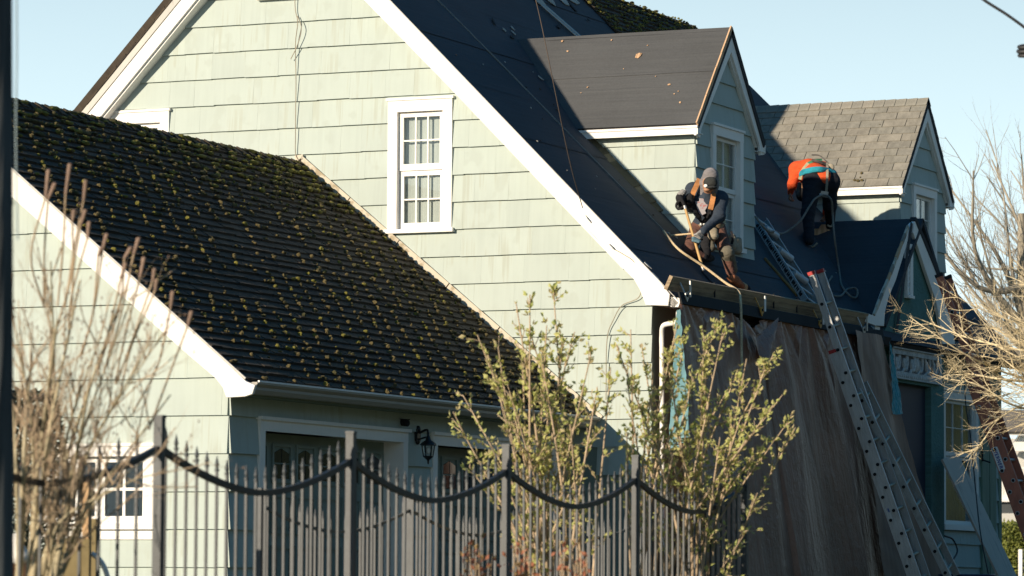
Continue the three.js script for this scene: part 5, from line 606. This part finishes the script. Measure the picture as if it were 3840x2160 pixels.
const onRoof = (x, y, h = 0.05) => { const a = onR(x, y, h), b = onP(x, y, V(0, 1, .966), 6.735 - .966 * 8.95 + h * 1.4); return a.distanceTo(CAM) < b.distanceTo(CAM) ? a : b; };
// ------------------------------------------------------------------ people
const smin = (a, b, k) => { const h = Math.max(k - Math.abs(a - b), 0) / k; return Math.min(a, b) - h * h * k * 0.25; };
function capD(p, a, b, ra, rb) { const ax = b.x - a.x, ay = b.y - a.y, az = b.z - a.z, px = p.x - a.x, py = p.y - a.y, pz = p.z - a.z, L = ax * ax + ay * ay + az * az; const t = L > 0 ? Math.max(0, Math.min(1, (px * ax + py * ay + pz * az) / L)) : 0; const dx = px - ax * t, dy = py - ay * t, dz = pz - az * t; return Math.sqrt(dx * dx + dy * dy + dz * dz) - (ra + (rb - ra) * t); }
function skin(bones, cell, k = 0.05, grow = 0, cut = null) { // bones: [a, b, ra, rb]; one continuous surface round them
  const lo = V(1e9, 1e9, 1e9), hi = V(-1e9, -1e9, -1e9); for (const [a, b, ra, rb] of bones) for (const [q, r] of [[a, ra], [b, rb]]) { lo.min(V(q.x - r - grow, q.y - r - grow, q.z - r - grow)); hi.max(V(q.x + r + grow, q.y + r + grow, q.z + r + grow)); }
  const c = lo.clone().add(hi).multiplyScalar(0.5), half = Math.max(hi.x - lo.x, hi.y - lo.y, hi.z - lo.z) / 2 + cell * 4, n = Math.min(150, Math.ceil(2 * half / cell)), mc = new MarchingCubes(n, M.dark, false, false, 160000); mc.isolation = 0;
  const p = V(0, 0, 0), h = n / 2; for (let z = 0; z < n; z++) for (let y = 0; y < n; y++) for (let x = 0; x < n; x++) { p.set(c.x + (x - h) / h * half, c.y + (y - h) / h * half, c.z + (z - h) / h * half); let d = 9; for (const [a, b, ra, rb] of bones) d = smin(d, capD(p, a, b, ra + grow, rb + grow), k); if (cut) d = Math.max(d, cut(p)); mc.field[x + y * n + z * n * n] = -d; }
  mc.update(); const m = mc.count, P = new Float32Array(m * 3), N = new Float32Array(m * 3); for (let i = 0; i < m; i++) { P[3 * i] = c.x + mc.positionArray[3 * i] * half; P[3 * i + 1] = c.y + mc.positionArray[3 * i + 1] * half; P[3 * i + 2] = c.z + mc.positionArray[3 * i + 2] * half; for (let j = 0; j < 3; j++) N[3 * i + j] = mc.normalArray[3 * i + j]; }
  const g = new THREE.BufferGeometry(); g.setAttribute('position', new THREE.BufferAttribute(P, 3)); g.computeVertexNormals();
  // smooth normals by position
  const key = i => Math.round(P[3 * i] * 2e4) + ',' + Math.round(P[3 * i + 1] * 2e4) + ',' + Math.round(P[3 * i + 2] * 2e4), acc = new Map(), no = g.attributes.normal; for (let i = 0; i < m; i++) { const q = key(i), a = acc.get(q) || [0, 0, 0]; a[0] += no.getX(i); a[1] += no.getY(i); a[2] += no.getZ(i); acc.set(q, a); } for (let i = 0; i < m; i++) { const a = acc.get(key(i)), L = Math.hypot(...a) || 1; no.setXYZ(i, a[0] / L, a[1] / L, a[2] / L); }
  return g;
}
const clothMap = tex(256, 256, [0.7, 0.7], (u, w) => { const a = fbm(u, w, 9, 9, 901, 4), b = fbm(u, w, 70, 70, 906, 2), q = (1 + 0.5 * (a - 0.5) + 0.25 * (b - 0.5)) / 1.4; return [q, q, q]; }), clothBump = tex(256, 256, [0.7, 0.7], (u, w) => fbm(u, w + 0.05 * fbm(u, w, 4, 4, 909, 3), 7, 14, 910, 3), true);
const cloth = (s, c) => std({ map: clothMap, color: rgb(...c.map(q => q * 1.4)), bumpMap: clothBump, bumpScale: 0.02, roughness: 0.95 });
M.skinT = std({ color: rgb(0.42, 0.22, 0.13), roughness: 0.6 }); M.hoodie = cloth(901, [0.032, 0.046, 0.068]); M.hoodGrey = cloth(911, [0.21, 0.195, 0.20]); M.pants = cloth(921, [0.135, 0.062, 0.045]); M.khaki = cloth(931, [0.15, 0.135, 0.10]); M.boot = cloth(941, [0.32, 0.12, 0.055]); M.bootTan = cloth(943, [0.44, 0.30, 0.17]); M.glove = cloth(951, [0.30, 0.29, 0.28]); M.gloveBlue = cloth(953, [0.11, 0.20, 0.25]); M.blackC = cloth(961, [0.014, 0.014, 0.017]); M.capBlack = cloth(963, [0.03, 0.032, 0.03]); M.strap = cloth(971, [0.50, 0.22, 0.08]); M.leather = cloth(973, [0.30, 0.21, 0.12]); M.canvas = cloth(975, [0.32, 0.28, 0.21]); M.orange = cloth(981, [0.66, 0.085, 0.018], 0.35); M.blueBand = cloth(983, [0.02, 0.27, 0.36]); M.strapPale = cloth(985, [0.44, 0.47, 0.30]); M.strapGreen = cloth(987, [0.08, 0.26, 0.15]); M.strapDark = cloth(989, [0.10, 0.095, 0.09]); M.blackPants = cloth(991, [0.012, 0.012, 0.018]);
function ribbon(pts, w, t) { const c = curve(pts), n = 20, gs = []; let p = c.getPoint(0); for (let i = 1; i <= n; i++) { const q = c.getPoint(i / n), ext = q.clone().sub(p).multiplyScalar(0.12); gs.push(bar(p.clone().sub(ext), q.clone().add(ext), w, t, CAM.clone().sub(q))); p = q; } return gs; }
function handGeo(w, dir, nrm, curl, gr = 0) { // palm, four curled fingers of different lengths and a thumb from the side
  dir = dir.clone().normalize(); nrm = nrm.clone().addScaledVector(dir, -nrm.dot(dir)).normalize(); const s = dir.clone().cross(nrm), B = [], q = (a, b, c) => w.clone().addScaledVector(dir, a).addScaledVector(s, b).addScaledVector(nrm, c);
  for (let i = -1.5; i <= 1.5; i++) B.push([q(0.0, i * 0.012, 0), q(0.085, i * 0.021, 0), 0.017, 0.014]);
  [[-1.5, .062], [-.5, .075], [.5, .08], [1.5, .07]].forEach(([i, L]) => { const a = q(0.085, i * 0.021, 0), b = q(0.085 + L * 0.45 * Math.cos(curl), i * 0.022, L * 0.45 * Math.sin(curl)), c = b.clone().addScaledVector(dir, L * 0.32 * Math.cos(curl * 2)).addScaledVector(nrm, L * 0.32 * Math.sin(curl * 2)), d = c.clone().addScaledVector(dir, L * 0.25 * Math.cos(curl * 2.8)).addScaledVector(nrm, L * 0.25 * Math.sin(curl * 2.8)); B.push([a, b, .0105, .010], [b, c, .010, .0092], [c, d, .0092, .008]); });
  const t0 = q(0.025, 0.036, 0.004), t1 = q(0.055, 0.058, 0.022), t2 = q(0.085, 0.058, 0.040); B.push([t0, t1, .013, .0115], [t1, t2, .0115, .0095]); return skin(B, 0.0055, 0.008, gr); }
{ // worker sitting back on the near slope, prying at the felt
  const J = (x, y, d) => at(x, y, d), W = thing('person', 'kneeling worker in grey hood, dark jumper, brown trousers and tan harness, holding a pry bar', 'person', onR(2640, 990));
  const pel = J(2652, 852, 48.95), hR = J(2618, 862, 48.93), hL = J(2690, 862, 48.95), kR = J(2583, 935, 48.50), aR = onR(2638, 965, 0.09), tR = onR(2668, 968, 0.06), kL = J(2722, 938, 48.62), aL = onR(2744, 1042, 0.12), tL = onR(2785, 1076, 0.07), che = J(2652, 768, 48.78), nec = J(2652, 722, 48.68), hd = J(2659, 684, 48.60);
  const sR = J(2598, 712, 48.80), eR = J(2590, 775, 49.0), wR = J(2560, 742, 48.62), sL = J(2702, 745, 48.80), eL = J(2697, 812, 48.55), wL = J(2636, 868, 48.30);
  const torso = [[pel, che, .135, .150], [J(2622, 755, 48.8), J(2682, 762, 48.8), .125, .125], [J(2630, 850, 48.95), J(2675, 850, 48.95), .125, .125], [che, nec, .13, .075], [sR, sL, .085, .085]], armR = [[sR, eR, .075, .056], [eR, wR, .052, .036]], armL = [[sL, eL, .078, .058], [eL, wL, .054, .036]];
  const legs = [[J(2630, 858, 48.95), J(2675, 858, 48.95), .13, .13], [hR, kR, .105, .078], [kR, aR, .075, .05], [hL, kL, .108, .076], [kL, aL, .074, .052]];
  const fd = CAM.clone().sub(hd).normalize().multiplyScalar(0.75).add(V(0, -0.62, 0)).addScaledVector(camR, -0.18).normalize();
  const head = [[hd, hd.clone().addScaledVector(fd, 0.02).add(V(0, -0.03, 0)), .078, .070], [nec, hd, .055, .06], [hd.clone().addScaledVector(fd, 0.09).add(V(0, -0.035, 0)), hd.clone().addScaledVector(fd, 0.105).add(V(0, -0.05, 0)), .014, .018]];
  const body = mesh('body', skin([...torso.map(b => [b[0], b[1], b[2] - .02, b[3] - .02]), ...[...armR, ...armL, ...legs].map(b => [b[0], b[1], b[2] - .014, b[3] - .012]), ...head], 0.014, 0.05), M.skinT, W);
  const fs = fd.clone().cross(V(0, 1, 0)).normalize(), fu = fs.clone().cross(fd).normalize(), fp = (a, b, c) => hd.clone().addScaledVector(fs, a).addScaledVector(fu, b).addScaledVector(fd, c);
  mesh('eye', [ball(fp(-.032, .012, .088), .012, .006, .012), ball(fp(.032, .012, .088), .012, .006, .012)], M.dark, W); mesh('mouth', ball(fp(0, -.052, .084), .022, .007, .014), M.boot, W); mesh('ear', [ball(fp(-.09, 0, 0), .014, .03, .02), ball(fp(.09, 0, 0), .014, .03, .02)], M.skinT, W);
  mesh('jumper', skin([...torso, ...armR.map(b => [b[0], b[1], b[2] + .010, b[3] + .012]), ...armL.map(b => [b[0], b[1], b[2] + .010, b[3] + .012])], 0.014, 0.06), M.hoodie, W); mesh('trousers', skin(legs, 0.014, 0.05), M.pants, W);
  mesh('hood', skin([[J(2661, 686, 48.66), J(2665, 658, 48.62), .118, .098], [J(2656, 700, 48.72), J(2652, 722, 48.74), .12, .12]], 0.010, 0.05, 0, p => -(p.distanceTo(J(2664, 724, 48.40)) - 0.125)), M.hoodGrey, W);
  mesh('cap', [ball(J(2664, 685, 48.55), .090, .078, .075, 14, 10), ball(J(2667, 704, 48.49), .075, .022, .075, 14, 8)], M.capBlack, W); mesh('cap_badge', ball(J(2646, 697, 48.475), .026, .022, .014), M.white, W); mesh('chin', ball(J(2652, 712, 48.50), .045, .028, .05, 12, 9), M.skinT, W);
  mesh('knee_patch', skin([[J(2727, 948, 48.57), J(2743, 1010, 48.80), .090, .076]], 0.012, 0.02), M.khaki, W);
  mesh('boot', skin([[aL, aL.clone().lerp(tL, 0.35), .062, .058], [aL.clone().lerp(tL, 0.25), tL, .058, .044]], 0.010, 0.03), M.boot, W); mesh('boot', skin([[aR, tR, .055, .042]], 0.010, 0.03), M.blackC, W);
  mesh('sole', skin([[onR(2772, 1077, 0.02), onR(2800, 1082, 0.06), .036, .048]], 0.010, 0.03), M.blackC, W); mesh('toe_cap', skin([[tL.clone().add(V(0, .01, 0)), tL.clone().addScaledVector(camR, .02), .050, .046]], 0.010), M.bootTan, W);
  const dR = J(2545, 712, 48.55).sub(wR).normalize(), dL = J(2600, 905, 48.22).sub(wL).normalize();
  mesh('glove', handGeo(wR, dR, CAM.clone().sub(wR).normalize().addScaledVector(camR, 0.5), 0.9, .004), M.glove, W, { label: 'grey work glove raised at the top of the pry bar' }); mesh('glove', handGeo(wL, dL, camR.clone().multiplyScalar(-0.7).add(V(0, -0.5, 0)), 0.75, .004), M.glove, W, { label: 'grey and blue work glove gripping the handle' });
  mesh('glove_tips', skin([[J(2600, 893, 48.20), J(2624, 905, 48.22), .022, .020], [J(2598, 902, 48.2), J(2620, 908, 48.2), .016, .016]], 0.006, 0.01), M.gloveBlue, W); mesh('wrist_guard', skin([[J(2550, 742, 48.55), J(2556, 775, 48.6), .055, .042], [J(2585, 740, 48.6), J(2587, 752, 48.6), .05, .05]], 0.008, 0.03), M.blackC, W);
  const F = (x, y, d) => J(x, y, d - 0.02);
  mesh('harness_strap', ribbon([F(2622, 672, 48.72), F(2612, 695, 48.66), F(2598, 725, 48.64), F(2594, 742, 48.66)], .062, .012), M.strap, W); mesh('harness_strap', ribbon([F(2676, 726, 48.66), F(2672, 750, 48.60), F(2664, 785, 48.62)], .062, .012), M.strap, W);
  mesh('harness_strap', ribbon([F(2594, 742, 48.66), F(2606, 790, 48.68), F(2630, 828, 48.78)], .04, .010), M.blackC, W); mesh('harness_strap', ribbon([F(2664, 785, 48.62), F(2650, 812, 48.68), F(2632, 836, 48.78)], .03, .010), M.blackC, W);
  { const sh = [[-.07, .055], [-.02, .05], [-.015, .09], [.03, .085], [.035, .05], [.085, .04], [.07, -.02], [.045, -.06], [.06, -.09], [.02, -.11], [.005, -.12], [-.02, -.09], [-.045, -.03]], n = 13, c = J(2629, 772, 48.632), cu = V(0, 1, 0), f = frame(c, camR, cu); mesh('chest_print', poly2(f, sh, -0.03, 0.006), std({ map: tex(128, 128, [0.2, 0.2], (u, v) => mix3([0.40, 0.37, 0.38], [0.42, 0.18, 0.18], smooth(0.6, 0.75, fbm(u, v, 5, 9, 995, 3)))), roughness: 0.9 }), W); }
  const ring = (c, rx, ry, h, tilt) => { const g = new THREE.CylinderGeometry(1, 1, h, 28, 1, true); g.scale(rx, 1, ry); g.rotateZ(tilt); g.translate(c.x, c.y, c.z); return g; };
  mesh('tool_belt', ring(J(2654, 846, 48.93), .205, .165, .055, -0.08), M.leather, W); for (const [x, y, dx] of [[2640, 840, 0], [2628, 842, 0], [2668, 862, 0]]) mesh('buckle', ball(J(x, y, 48.76), .022, .026, .014, 8, 6), M.steel, W);
  const pouch = (x, y, d, w, h, m) => mesh('pouch', skin([[J(x - w / 3, y - h / 2.6, d), J(x - w / 4, y + h / 2.4, d), .035, .05], [J(x + w / 3, y - h / 2.6, d), J(x + w / 4, y + h / 2.4, d), .035, .05]], 0.010, 0.05), m, W);
  pouch(2740, 905, 48.92, 30, 44, M.canvas); pouch(2762, 918, 48.96, 28, 46, M.canvas); pouch(2674, 875, 48.62, 22, 24, M.canvas); pouch(2645, 925, 48.62, 22, 70, M.blackC); pouch(2664, 915, 48.66, 10, 30, M.khaki); mesh('pouch_strap', ribbon([J(2742, 868, 48.85), J(2748, 892, 48.82), J(2744, 915, 48.82)], .03, .012), M.blackC, W);
  // the tool he holds
  const pb = thing('pry_bar', 'long roofing pry bar with a yellow wooden handle held by the kneeling worker', 'tool', onR(2640, 1018, 0.02)), h0 = J(2567, 772, 48.42), h1 = onR(2638, 1016, 0.06);
  mesh('handle', rod(h0, h1, .0165, .018, 10), M.handle, pb); mesh('ferrule', [rod(h1.clone().lerp(h0, 0.06), h1, .021, .021, 10), rod(h0, h0.clone().lerp(h1, 0.05), .02, .02, 10)], M.steel, pb); mesh('grip', [tube([h0, J(2556, 752, 48.45), J(2540, 760, 48.5), J(2536, 772, 48.5), J(2545, 784, 48.45), h0], .016, 30, 8), rod(J(2550, 735, 48.45), h0, .024, .018, 10)], M.blackC, pb);
  mesh('blade', prism(frame(onR(2640, 1018, 0.02), V(0, 0, -1), V(-Math.cos(SA), Math.sin(SA), 0)), [[-.13, -.26], [.16, -.22], [.10, 0], [-.11, 0]], .012, 0), M.felt, pb, { uv: false });
  const ly = thing('lanyard_bar', 'tan lanyard strap with a metal clip beside the kneeling worker', 'lanyard', J(2500, 880, 48.6)); mesh('strap', rod(J(2510, 884, 48.55), J(2596, 876, 48.45), .012, .012, 8), M.ropeTan, ly); mesh('clip', [tube([J(2494, 872, 48.55), J(2508, 874, 48.52), J(2514, 890, 48.55), J(2500, 894, 48.55), J(2493, 880, 48.55)], .009, 20, 6)], M.steel, ly);
}
{ // worker bent double with his back to the camera, by the far dormer
  const J = (x, y, d) => at(x, y, d), W = thing('person', 'worker in orange jumper and black trousers bent over, back turned, by the far dormer', 'person', J(3070, 900, 54.6));
  const pel = J(3082, 672, 54.62), che = J(3036, 640, 55.02), nec = J(3012, 668, 55.28), hd = J(3010, 716, 55.42), hL = J(3046, 690, 54.58), hR = J(3110, 688, 54.68), kL = J(3030, 800, 54.32), aL = onR(3036, 902, 0.10), tL = onR(3044, 902, 0.05).add(V(-.12, .1, -.12)), kR = J(3112, 772, 54.75), aR = J(3114, 832, 55.02), tR = J(3110, 846, 55.12);
  const sL = J(2985, 634, 55.05), eL = J(2972, 690, 54.95), wL = J(2964, 722, 55.02), sR = J(3098, 640, 55.12), eR = J(3108, 716, 55.2), wR = J(3094, 800, 55.14);
  const torso = [[pel, che, .155, .165], [J(3000, 640, 55.02), J(3080, 638, 55.06), .13, .13], [J(3050, 660, 54.75), J(3108, 664, 54.78), .13, .13], [che, nec, .13, .08], [sL, sR, .09, .09]], arms = [[sL, eL, .082, .064], [eL, wL, .058, .042], [sR, eR, .08, .062], [eR, wR, .055, .040]], legs = [[J(3052, 682, 54.60), J(3110, 682, 54.66), .15, .15], [hL, kL, .125, .088], [kL, aL, .085, .062], [hR, kR, .12, .088], [kR, aR, .084, .06]];
  mesh('body', skin([...torso.map(b => [b[0], b[1], b[2] - .02, b[3] - .02]), ...[...arms, ...legs].map(b => [b[0], b[1], b[2] - .014, b[3] - .012]), [nec, hd, .06, .07], [hd, hd.clone().add(V(0, -.03, 0)), .092, .085], [hd.clone().add(V(-.03, -.02, -.09)), hd.clone().add(V(-.03, -.04, -.1)), .016, .018]], 0.015, 0.05), M.skinT, W);
  mesh('hair', skin([[hd.clone().add(V(0, .02, .02)), hd.clone().add(V(0, -.06, .01)), .10, .09]], 0.012), M.blackC, W);
  mesh('jumper', skin([...torso, ...arms], 0.014, 0.06), M.orange, W); mesh('trousers', skin(legs, 0.014, 0.05, 0.004), M.blackPants, W);
  mesh('waistband', skin([[J(3016, 655, 54.72), J(3040, 642, 54.62), .075, .10], [J(3040, 642, 54.62), J(3070, 636, 54.58), .10, .105], [J(3070, 636, 54.58), J(3118, 648, 54.66), .105, .07]], 0.012, 0.03, 0, p => { const q = p.clone().sub(J(3066, 636, 54.6)), x = q.dot(camR), y = q.dot(camU); return Math.abs(y + 0.9 * x * x - 0.0) - 0.040; }), M.blueBand, W, { label: 'bright blue shirt hem below the orange jumper' });
  mesh('hand', handGeo(wL, V(-.2, -1, 0), camR.clone().multiplyScalar(1), .8), M.skinT, W); mesh('hand', handGeo(wR, V(0, -1, 0), camR.clone().multiplyScalar(-1), .8), M.skinT, W);
  mesh('boot', skin([[aL, tL, .066, .052]], 0.011, .03), M.blackC, W); mesh('boot', skin([[aR, tR, .064, .052]], 0.011, .03), M.blackC, W); const so = onR(3046, 914, 0.05); mesh('sole', tube([J(3030, 922, 54.30), J(3048, 925, 54.30), J(3064, 912, 54.32)], .016, 14, 6), M.canvas, W); mesh('sole', tube([J(3102, 844, 54.92), J(3114, 850, 54.92), J(3124, 840, 54.95)], .016, 14, 6), M.canvas, W);
  const F = (x, y, d) => J(x, y, d);
  mesh('harness_strap', ribbon([F(2999, 672, 54.84), F(3010, 640, 54.80), F(3030, 612, 54.82)], .045, .012), M.strapPale, W); mesh('harness_strap', ribbon([F(3030, 612, 54.82), F(3055, 602, 54.82), F(3082, 600, 54.86)], .036, .012), M.strapGreen, W); mesh('harness_strap', ribbon([F(3045, 600, 54.80), F(3070, 606, 54.80), F(3098, 614, 54.86)], .035, .012), M.strapDark, W); mesh('harness_strap', ribbon([F(3102, 612, 54.80), F(3102, 650, 54.46), F(3101, 690, 54.42), F(3098, 722, 54.44)], .034, .012), M.canvas, W); mesh('harness_strap', ribbon([F(3044, 581, 54.98), F(3072, 583, 54.98), F(3098, 604, 54.9), F(3120, 628, 54.9)], .02, .012), M.strapDark, W);
  mesh('ring_badge', ball(J(3115, 628, 54.72), .055, .06, .03, 10, 8), M.canvas, W); mesh('buckle', [bar(J(3078, 722, 54.40), J(3106, 726, 54.40), .05, .016, CAM.clone().sub(pel)), bar(J(3080, 735, 54.40), J(3108, 738, 54.40), .025, .016, CAM.clone().sub(pel))], M.steel, W); mesh('side_pouch', skin([[J(2998, 690, 54.7), J(2994, 730, 54.7), .03, .035]], .01), M.strapDark, W);
  M.ropeGrey = std({ map: grain(997, [0.20, 0.18, 0.155], 0.5), roughness: 0.95 });
  cord('safety_rope', 'grey rope looping from the near dormer to the bent worker and over the entry roof', 'rope', [onX(2832, 812, -0.42), onX(2860, 848, -0.30), onP(2905, 868, V(MS, 1, 0), MC + 0.2), J(2955, 866, 53.9), J(3000, 830, 54.0), J(3035, 775, 54.15), J(3060, 742, 54.3), J(3092, 732, 54.36), J(3115, 745, 54.3), J(3122, 800, 54.4), J(3128, 880, 54.2), onRoof(3145, 1000), onRoof(3165, 1085), onRoof(3190, 1112), onRoof(3215, 1108), onRoof(3212, 1082), onRoof(3185, 1082), onRoof(3150, 1110), onRoof(3120, 1105), onRoof(3105, 1070), onRoof(3120, 1036)], .015, M.ropeGrey, 200);
  cord('safety_rope', 'thin grey rope trailing down the slope beside the roof ladder', 'rope', [onR(2840, 815, .05), onR(2890, 880, .04), onR(2950, 960, .04), onR(3010, 1030, .04), onR(3060, 1068, .04)], .012, M.ropeGrey);
  const yp = onP(3085, 866, V(0, 1, .966), 6.735 - .966 * 8.95 + .03); tag(mesh('torn_plywood', prism(frame(yp, camR, V(0, 1, 0)), [[-.12, -.06], [.12, -.06], [.14, .0], [.05, .03], [.04, .09], [-.02, .09], [-.04, .03], [-.15, .03]], .02, 0), M.rawWood, null, { uv: false }), 'small torn piece of bare plywood between the bent worker\'s feet', 'board');
}
// ------------------------------------------------------------------ wall lantern, camera
{ const c = onX(1567, 1630, GX + 0.03), L = thing('wall_lantern', 'black wall lantern between the two garage doors', 'lantern', c), m = std({ color: rgb(0.012, 0.013, 0.016), roughness: 0.4 }), b = onX(1606, 1690, GX + 0.24), up = (y, r) => [b.clone().add(V(0, y, 0)), r];
  mesh('back_plate', [bar(c.clone().add(V(0, .06, 0)), c.clone().add(V(0, -.07, 0)), .09, .03, V(1, 0, 0)), ball(c.clone().add(V(0, .06, 0)), .03, .04, .035), ball(c.clone().add(V(0, -.075, 0)), .025, .035, .03)], m, L); mesh('arm', [tube([c.clone().add(V(.02, .02, 0)), c.clone().add(V(.1, .05, 0)), b.clone().add(V(0, .16, 0))], .014, 16, 8), tube([c.clone().add(V(.02, -.05, 0)), c.clone().add(V(.09, -.03, 0)), b.clone().add(V(0, .14, 0))], .010, 16, 8)], m, L);
  const lathe = (pts) => { const g = new THREE.LatheGeometry(pts.map(([r, y]) => new THREE.Vector2(r, y)), 6); g.translate(b.x, b.y, b.z); return g; };
  mesh('roof', lathe([[0, .20], [.012, .195], [.006, .17], [.02, .15], [.035, .11], [.075, .085], [.088, .065], [.084, .055], [0, .055]]), m, L); mesh('glass', lathe([[.070, .055], [.052, -.055]]), M.glass, L); mesh('base', lathe([[0, -.15], [.008, -.14], [.012, -.105], [.045, -.075], [.058, -.065], [.058, -.055], [0, -.055]]), m, L);
  const rb = []; for (let i = 0; i < 6; i++) { const a = i / 6 * 6.283, p = (r, y) => b.clone().add(V(r * Math.sin(a), y, r * Math.cos(a))); rb.push(rod(p(.071, .056), p(.053, -.056), .005, .005, 5)); } mesh('rib', rb, m, L); mesh('bulb', ball(b.clone().add(V(0, 0, 0)), .024, .04, .024), std({ color: rgb(.7, .7, .68), roughness: .4 }), L); }
{ const c = onX(1517, 1583, GX + 0.06), L = thing('security_camera', 'small black camera under the garage eave left of the lantern', 'camera', c); mesh('housing', [rod(c.clone().add(V(-.05, 0, 0)), c.clone().add(V(.05, -.015, .02)), .035, .035, 14), bar(c.clone().add(V(-.05, .03, 0)), c.clone().add(V(.06, .025, .03)), .06, .012, V(0, 1, 0))], M.blackC, L); mesh('lens', rod(c.clone().add(V(.05, -.015, .02)), c.clone().add(V(.056, -.016, .022)), .024, .024, 12), M.dark, L); mesh('mount', bx(c.x - .09, c.x - .04, c.y - .03, c.y + .03, c.z - .03, c.z + .03), M.blackC, L); }
// ------------------------------------------------------------------ things on the lawn at the left, behind the fence
M.pine = std({ map: tex(128, 256, [.3, 1.2], (u, v) => { const a = fbm(u, v, 14, 2, 1001, 3); return mix3([.60, .40, .22], [.44, .27, .13], a); }), roughness: .85 }); M.osb = std({ map: tex(256, 256, [.7, .7], (u, v) => { const a = fbm(u, v, 22, 12, 1003, 3); return mix3([.23, .18, .085], [.15, .115, .05], a); }), roughness: .9 });
{ const d = 23.5, P = (x, y, dd = 0) => at(x, y, d + dd), low = (x, dd = 0) => baseAt(x, d + dd);
  tag(mesh('wooden_stake', bar(P(328, 1796), low(326), .040, .040, V(0, 0, 1)), M.pine, null), 'pale new pine stake standing upright in front of the garage window', 'stake');
  tag(mesh('wooden_post', bar(P(356, 1945, .4), low(358, .4), .034, .034, V(0, 0, 1)), M.osb, null), 'darker brown post just right of the pale stake', 'post');
  tag(mesh('plywood_sheet', bar(P(284, 2020, -.2), low(280, -.2), .175, .02, V(.2, 0, 1)), M.osb, null), 'ochre sheet of plywood leaning below the garage window', 'plywood');
  cord('plastic_pipe', 'bent white plastic pipe beside the plywood sheet', 'pipe', [P(342, 2076), P(366, 2092), P(388, 2122), P(404, 2170), P(408, 2240)], .016, M.white, 30);
  srand(1011); const pl = thing('pallet', 'low stack of pale timber boards by the foot of the bare tree', 'pallet', low(90, 1)); for (let i = 0; i < 5; i++) mesh('board', bar(P(20 + i * 3, 2106 + i * 13, .8), P(150 - i * 4, 2106 + i * 13 + 4, 1.0), .02, .09, V(0, 1, 0)), i % 2 ? M.pine : M.rawWood, pl); for (const x of [32, 84, 140]) mesh('block', bar(P(x, 2112, .85), low(x, .85), .05, .06, V(0, 0, 1)), M.rawWood, pl);
  tag(mesh('white_sack', skin([[P(60, 2020, .7), P(66, 2085, .7), .035, .05], [P(70, 2050, .7), P(82, 2085, .7), .03, .045]], .012, .03), M.white, null), 'crumpled white sack on the boards by the left edge', 'sack');
  const tub = thing('plastic_tub', 'dark blue plastic tub at the foot of the ladders', 'tub', onX(3640, 2130, 1.6)); const tc = onX(3625, 2165, 1.9); const lg = new THREE.LatheGeometry([[.0, -.3], [.26, -.3], [.36, .02], [.38, .03], [.36, .04], [.25, -.27], [0, -.27]].map(q => new THREE.Vector2(...q)), 28); lg.translate(tc.x, tc.y, tc.z); mesh('tub', lg, std({ color: rgb(.015, .035, .12), roughness: .45 }), tub); mesh('handle', tube([onX(3543, 2010, 1.7), onX(3575, 2025, 1.72), onX(3590, 2060, 1.75), onX(3575, 2100, 1.8)], .012, 20, 6), M.cable, tub); }
// ------------------------------------------------------------------ hedge and white house far right
{ srand(1021); const d = 125, h = thing('hedge', 'sunlit yellow-green clipped hedge in the bottom right corner', 'hedge', baseAt(3850, d)), L = [], a = at(3735, 2200, d), b = at(4100, 2200, d - 3); const top = 1955; for (let i = 0; i < 9000; i++) { const x = R(3738, 4000), y = R(top + 6 * fbm(x / 300, .3, 30, 3, 5, 2), 2230), c = at(x, y, d + R(-.2, .8)); L.push(...leafGeo(c, CAM.clone().sub(c).normalize().add(jit(1.2)), R(.08, .20), .45)); } mesh('foliage', leafMesh(L), leafM(.26, .29, .04), h, { kind: 'stuff', uv: false }); mesh('core', prism(frame(at(3860, 2090, d + .6), camR, V(0, 1, 0)), [[-1.05, -2], [2, -2], [2, 1.08], [-1.05, 1.08]], 0, -1), std({ color: rgb(.10, .12, .02) }), h, { uv: false });
  tag(mesh('fence_post', bar(at(3828, 2060, d - 1), at(3828, 2230, d - 1), .12, .12, V(0, 0, 1)), M.white, null), 'pale wooden post in front of the hedge at the right edge', 'post');
  const D = 150, f = frame(at(3800, 1900, D), camR, V(0, 1, 0)), s = FPX / D, q = (x, y) => [(x - 3800) / s, (1900 - y) / s], box = (x0, x1, y0, y1, c0, c1) => prism(f, [q(x0, y1), q(x1, y1), q(x1, y0), q(x0, y0)], c1, c0), W = thing('white_house', 'white neighbouring house with a railed porch, far right behind the ladder', 'house', at(3850, 2100, D)), wm = std({ color: rgb(.55, .54, .50), roughness: .8 }), rm = std({ map: grain(1031, [.13, .12, .11], .5), roughness: .95 });
  mesh('wall', box(3700, 4200, 1640, 2150, -6, -1.2), wm, W, { uv: false }); mesh('porch_roof', [prism(frame(at(3800, 1618, D), camR, V(0, .75, -.66)), [[-.9, 0], [3, 0], [3, 1.1], [-.5, 1.1]], 0, -.12)], rm, W, { uv: false }); mesh('fascia', box(3765, 4200, 1612, 1632, -.1, .05), M.white, W, { uv: false }); mesh('upper_gable', prism(f, [q(3790, 1690), q(4200, 1690), q(4200, 1640), q(3835, 1622)], -.5, -.8), M.white, W, { uv: false });
  mesh('window', box(3775, 3812, 1690, 1740, -1.2, -1.17), M.glassDark, W, { uv: false }); mesh('rail', [box(3700, 4200, 1752, 1760, -.05, .05), box(3700, 4200, 1856, 1872, -.05, .05)], M.white, W, { uv: false }); for (let i = 0; i < 34; i++) mesh('baluster', box(3704 + i * 13, 3708 + i * 13, 1760, 1856, -.02, .02), M.white, W, { uv: false });
  mesh('deck', box(3700, 4200, 1872, 1882, -3, .1), M.white, W, { uv: false }); mesh('skirting', box(3700, 4200, 1884, 1925, -3, -.1), std({ color: rgb(.06, .07, .075) }), W, { uv: false }); mesh('base', box(3700, 4200, 1925, 2150, -3, 0), wm, W, { uv: false });
}
renderer.render(scene, camera);
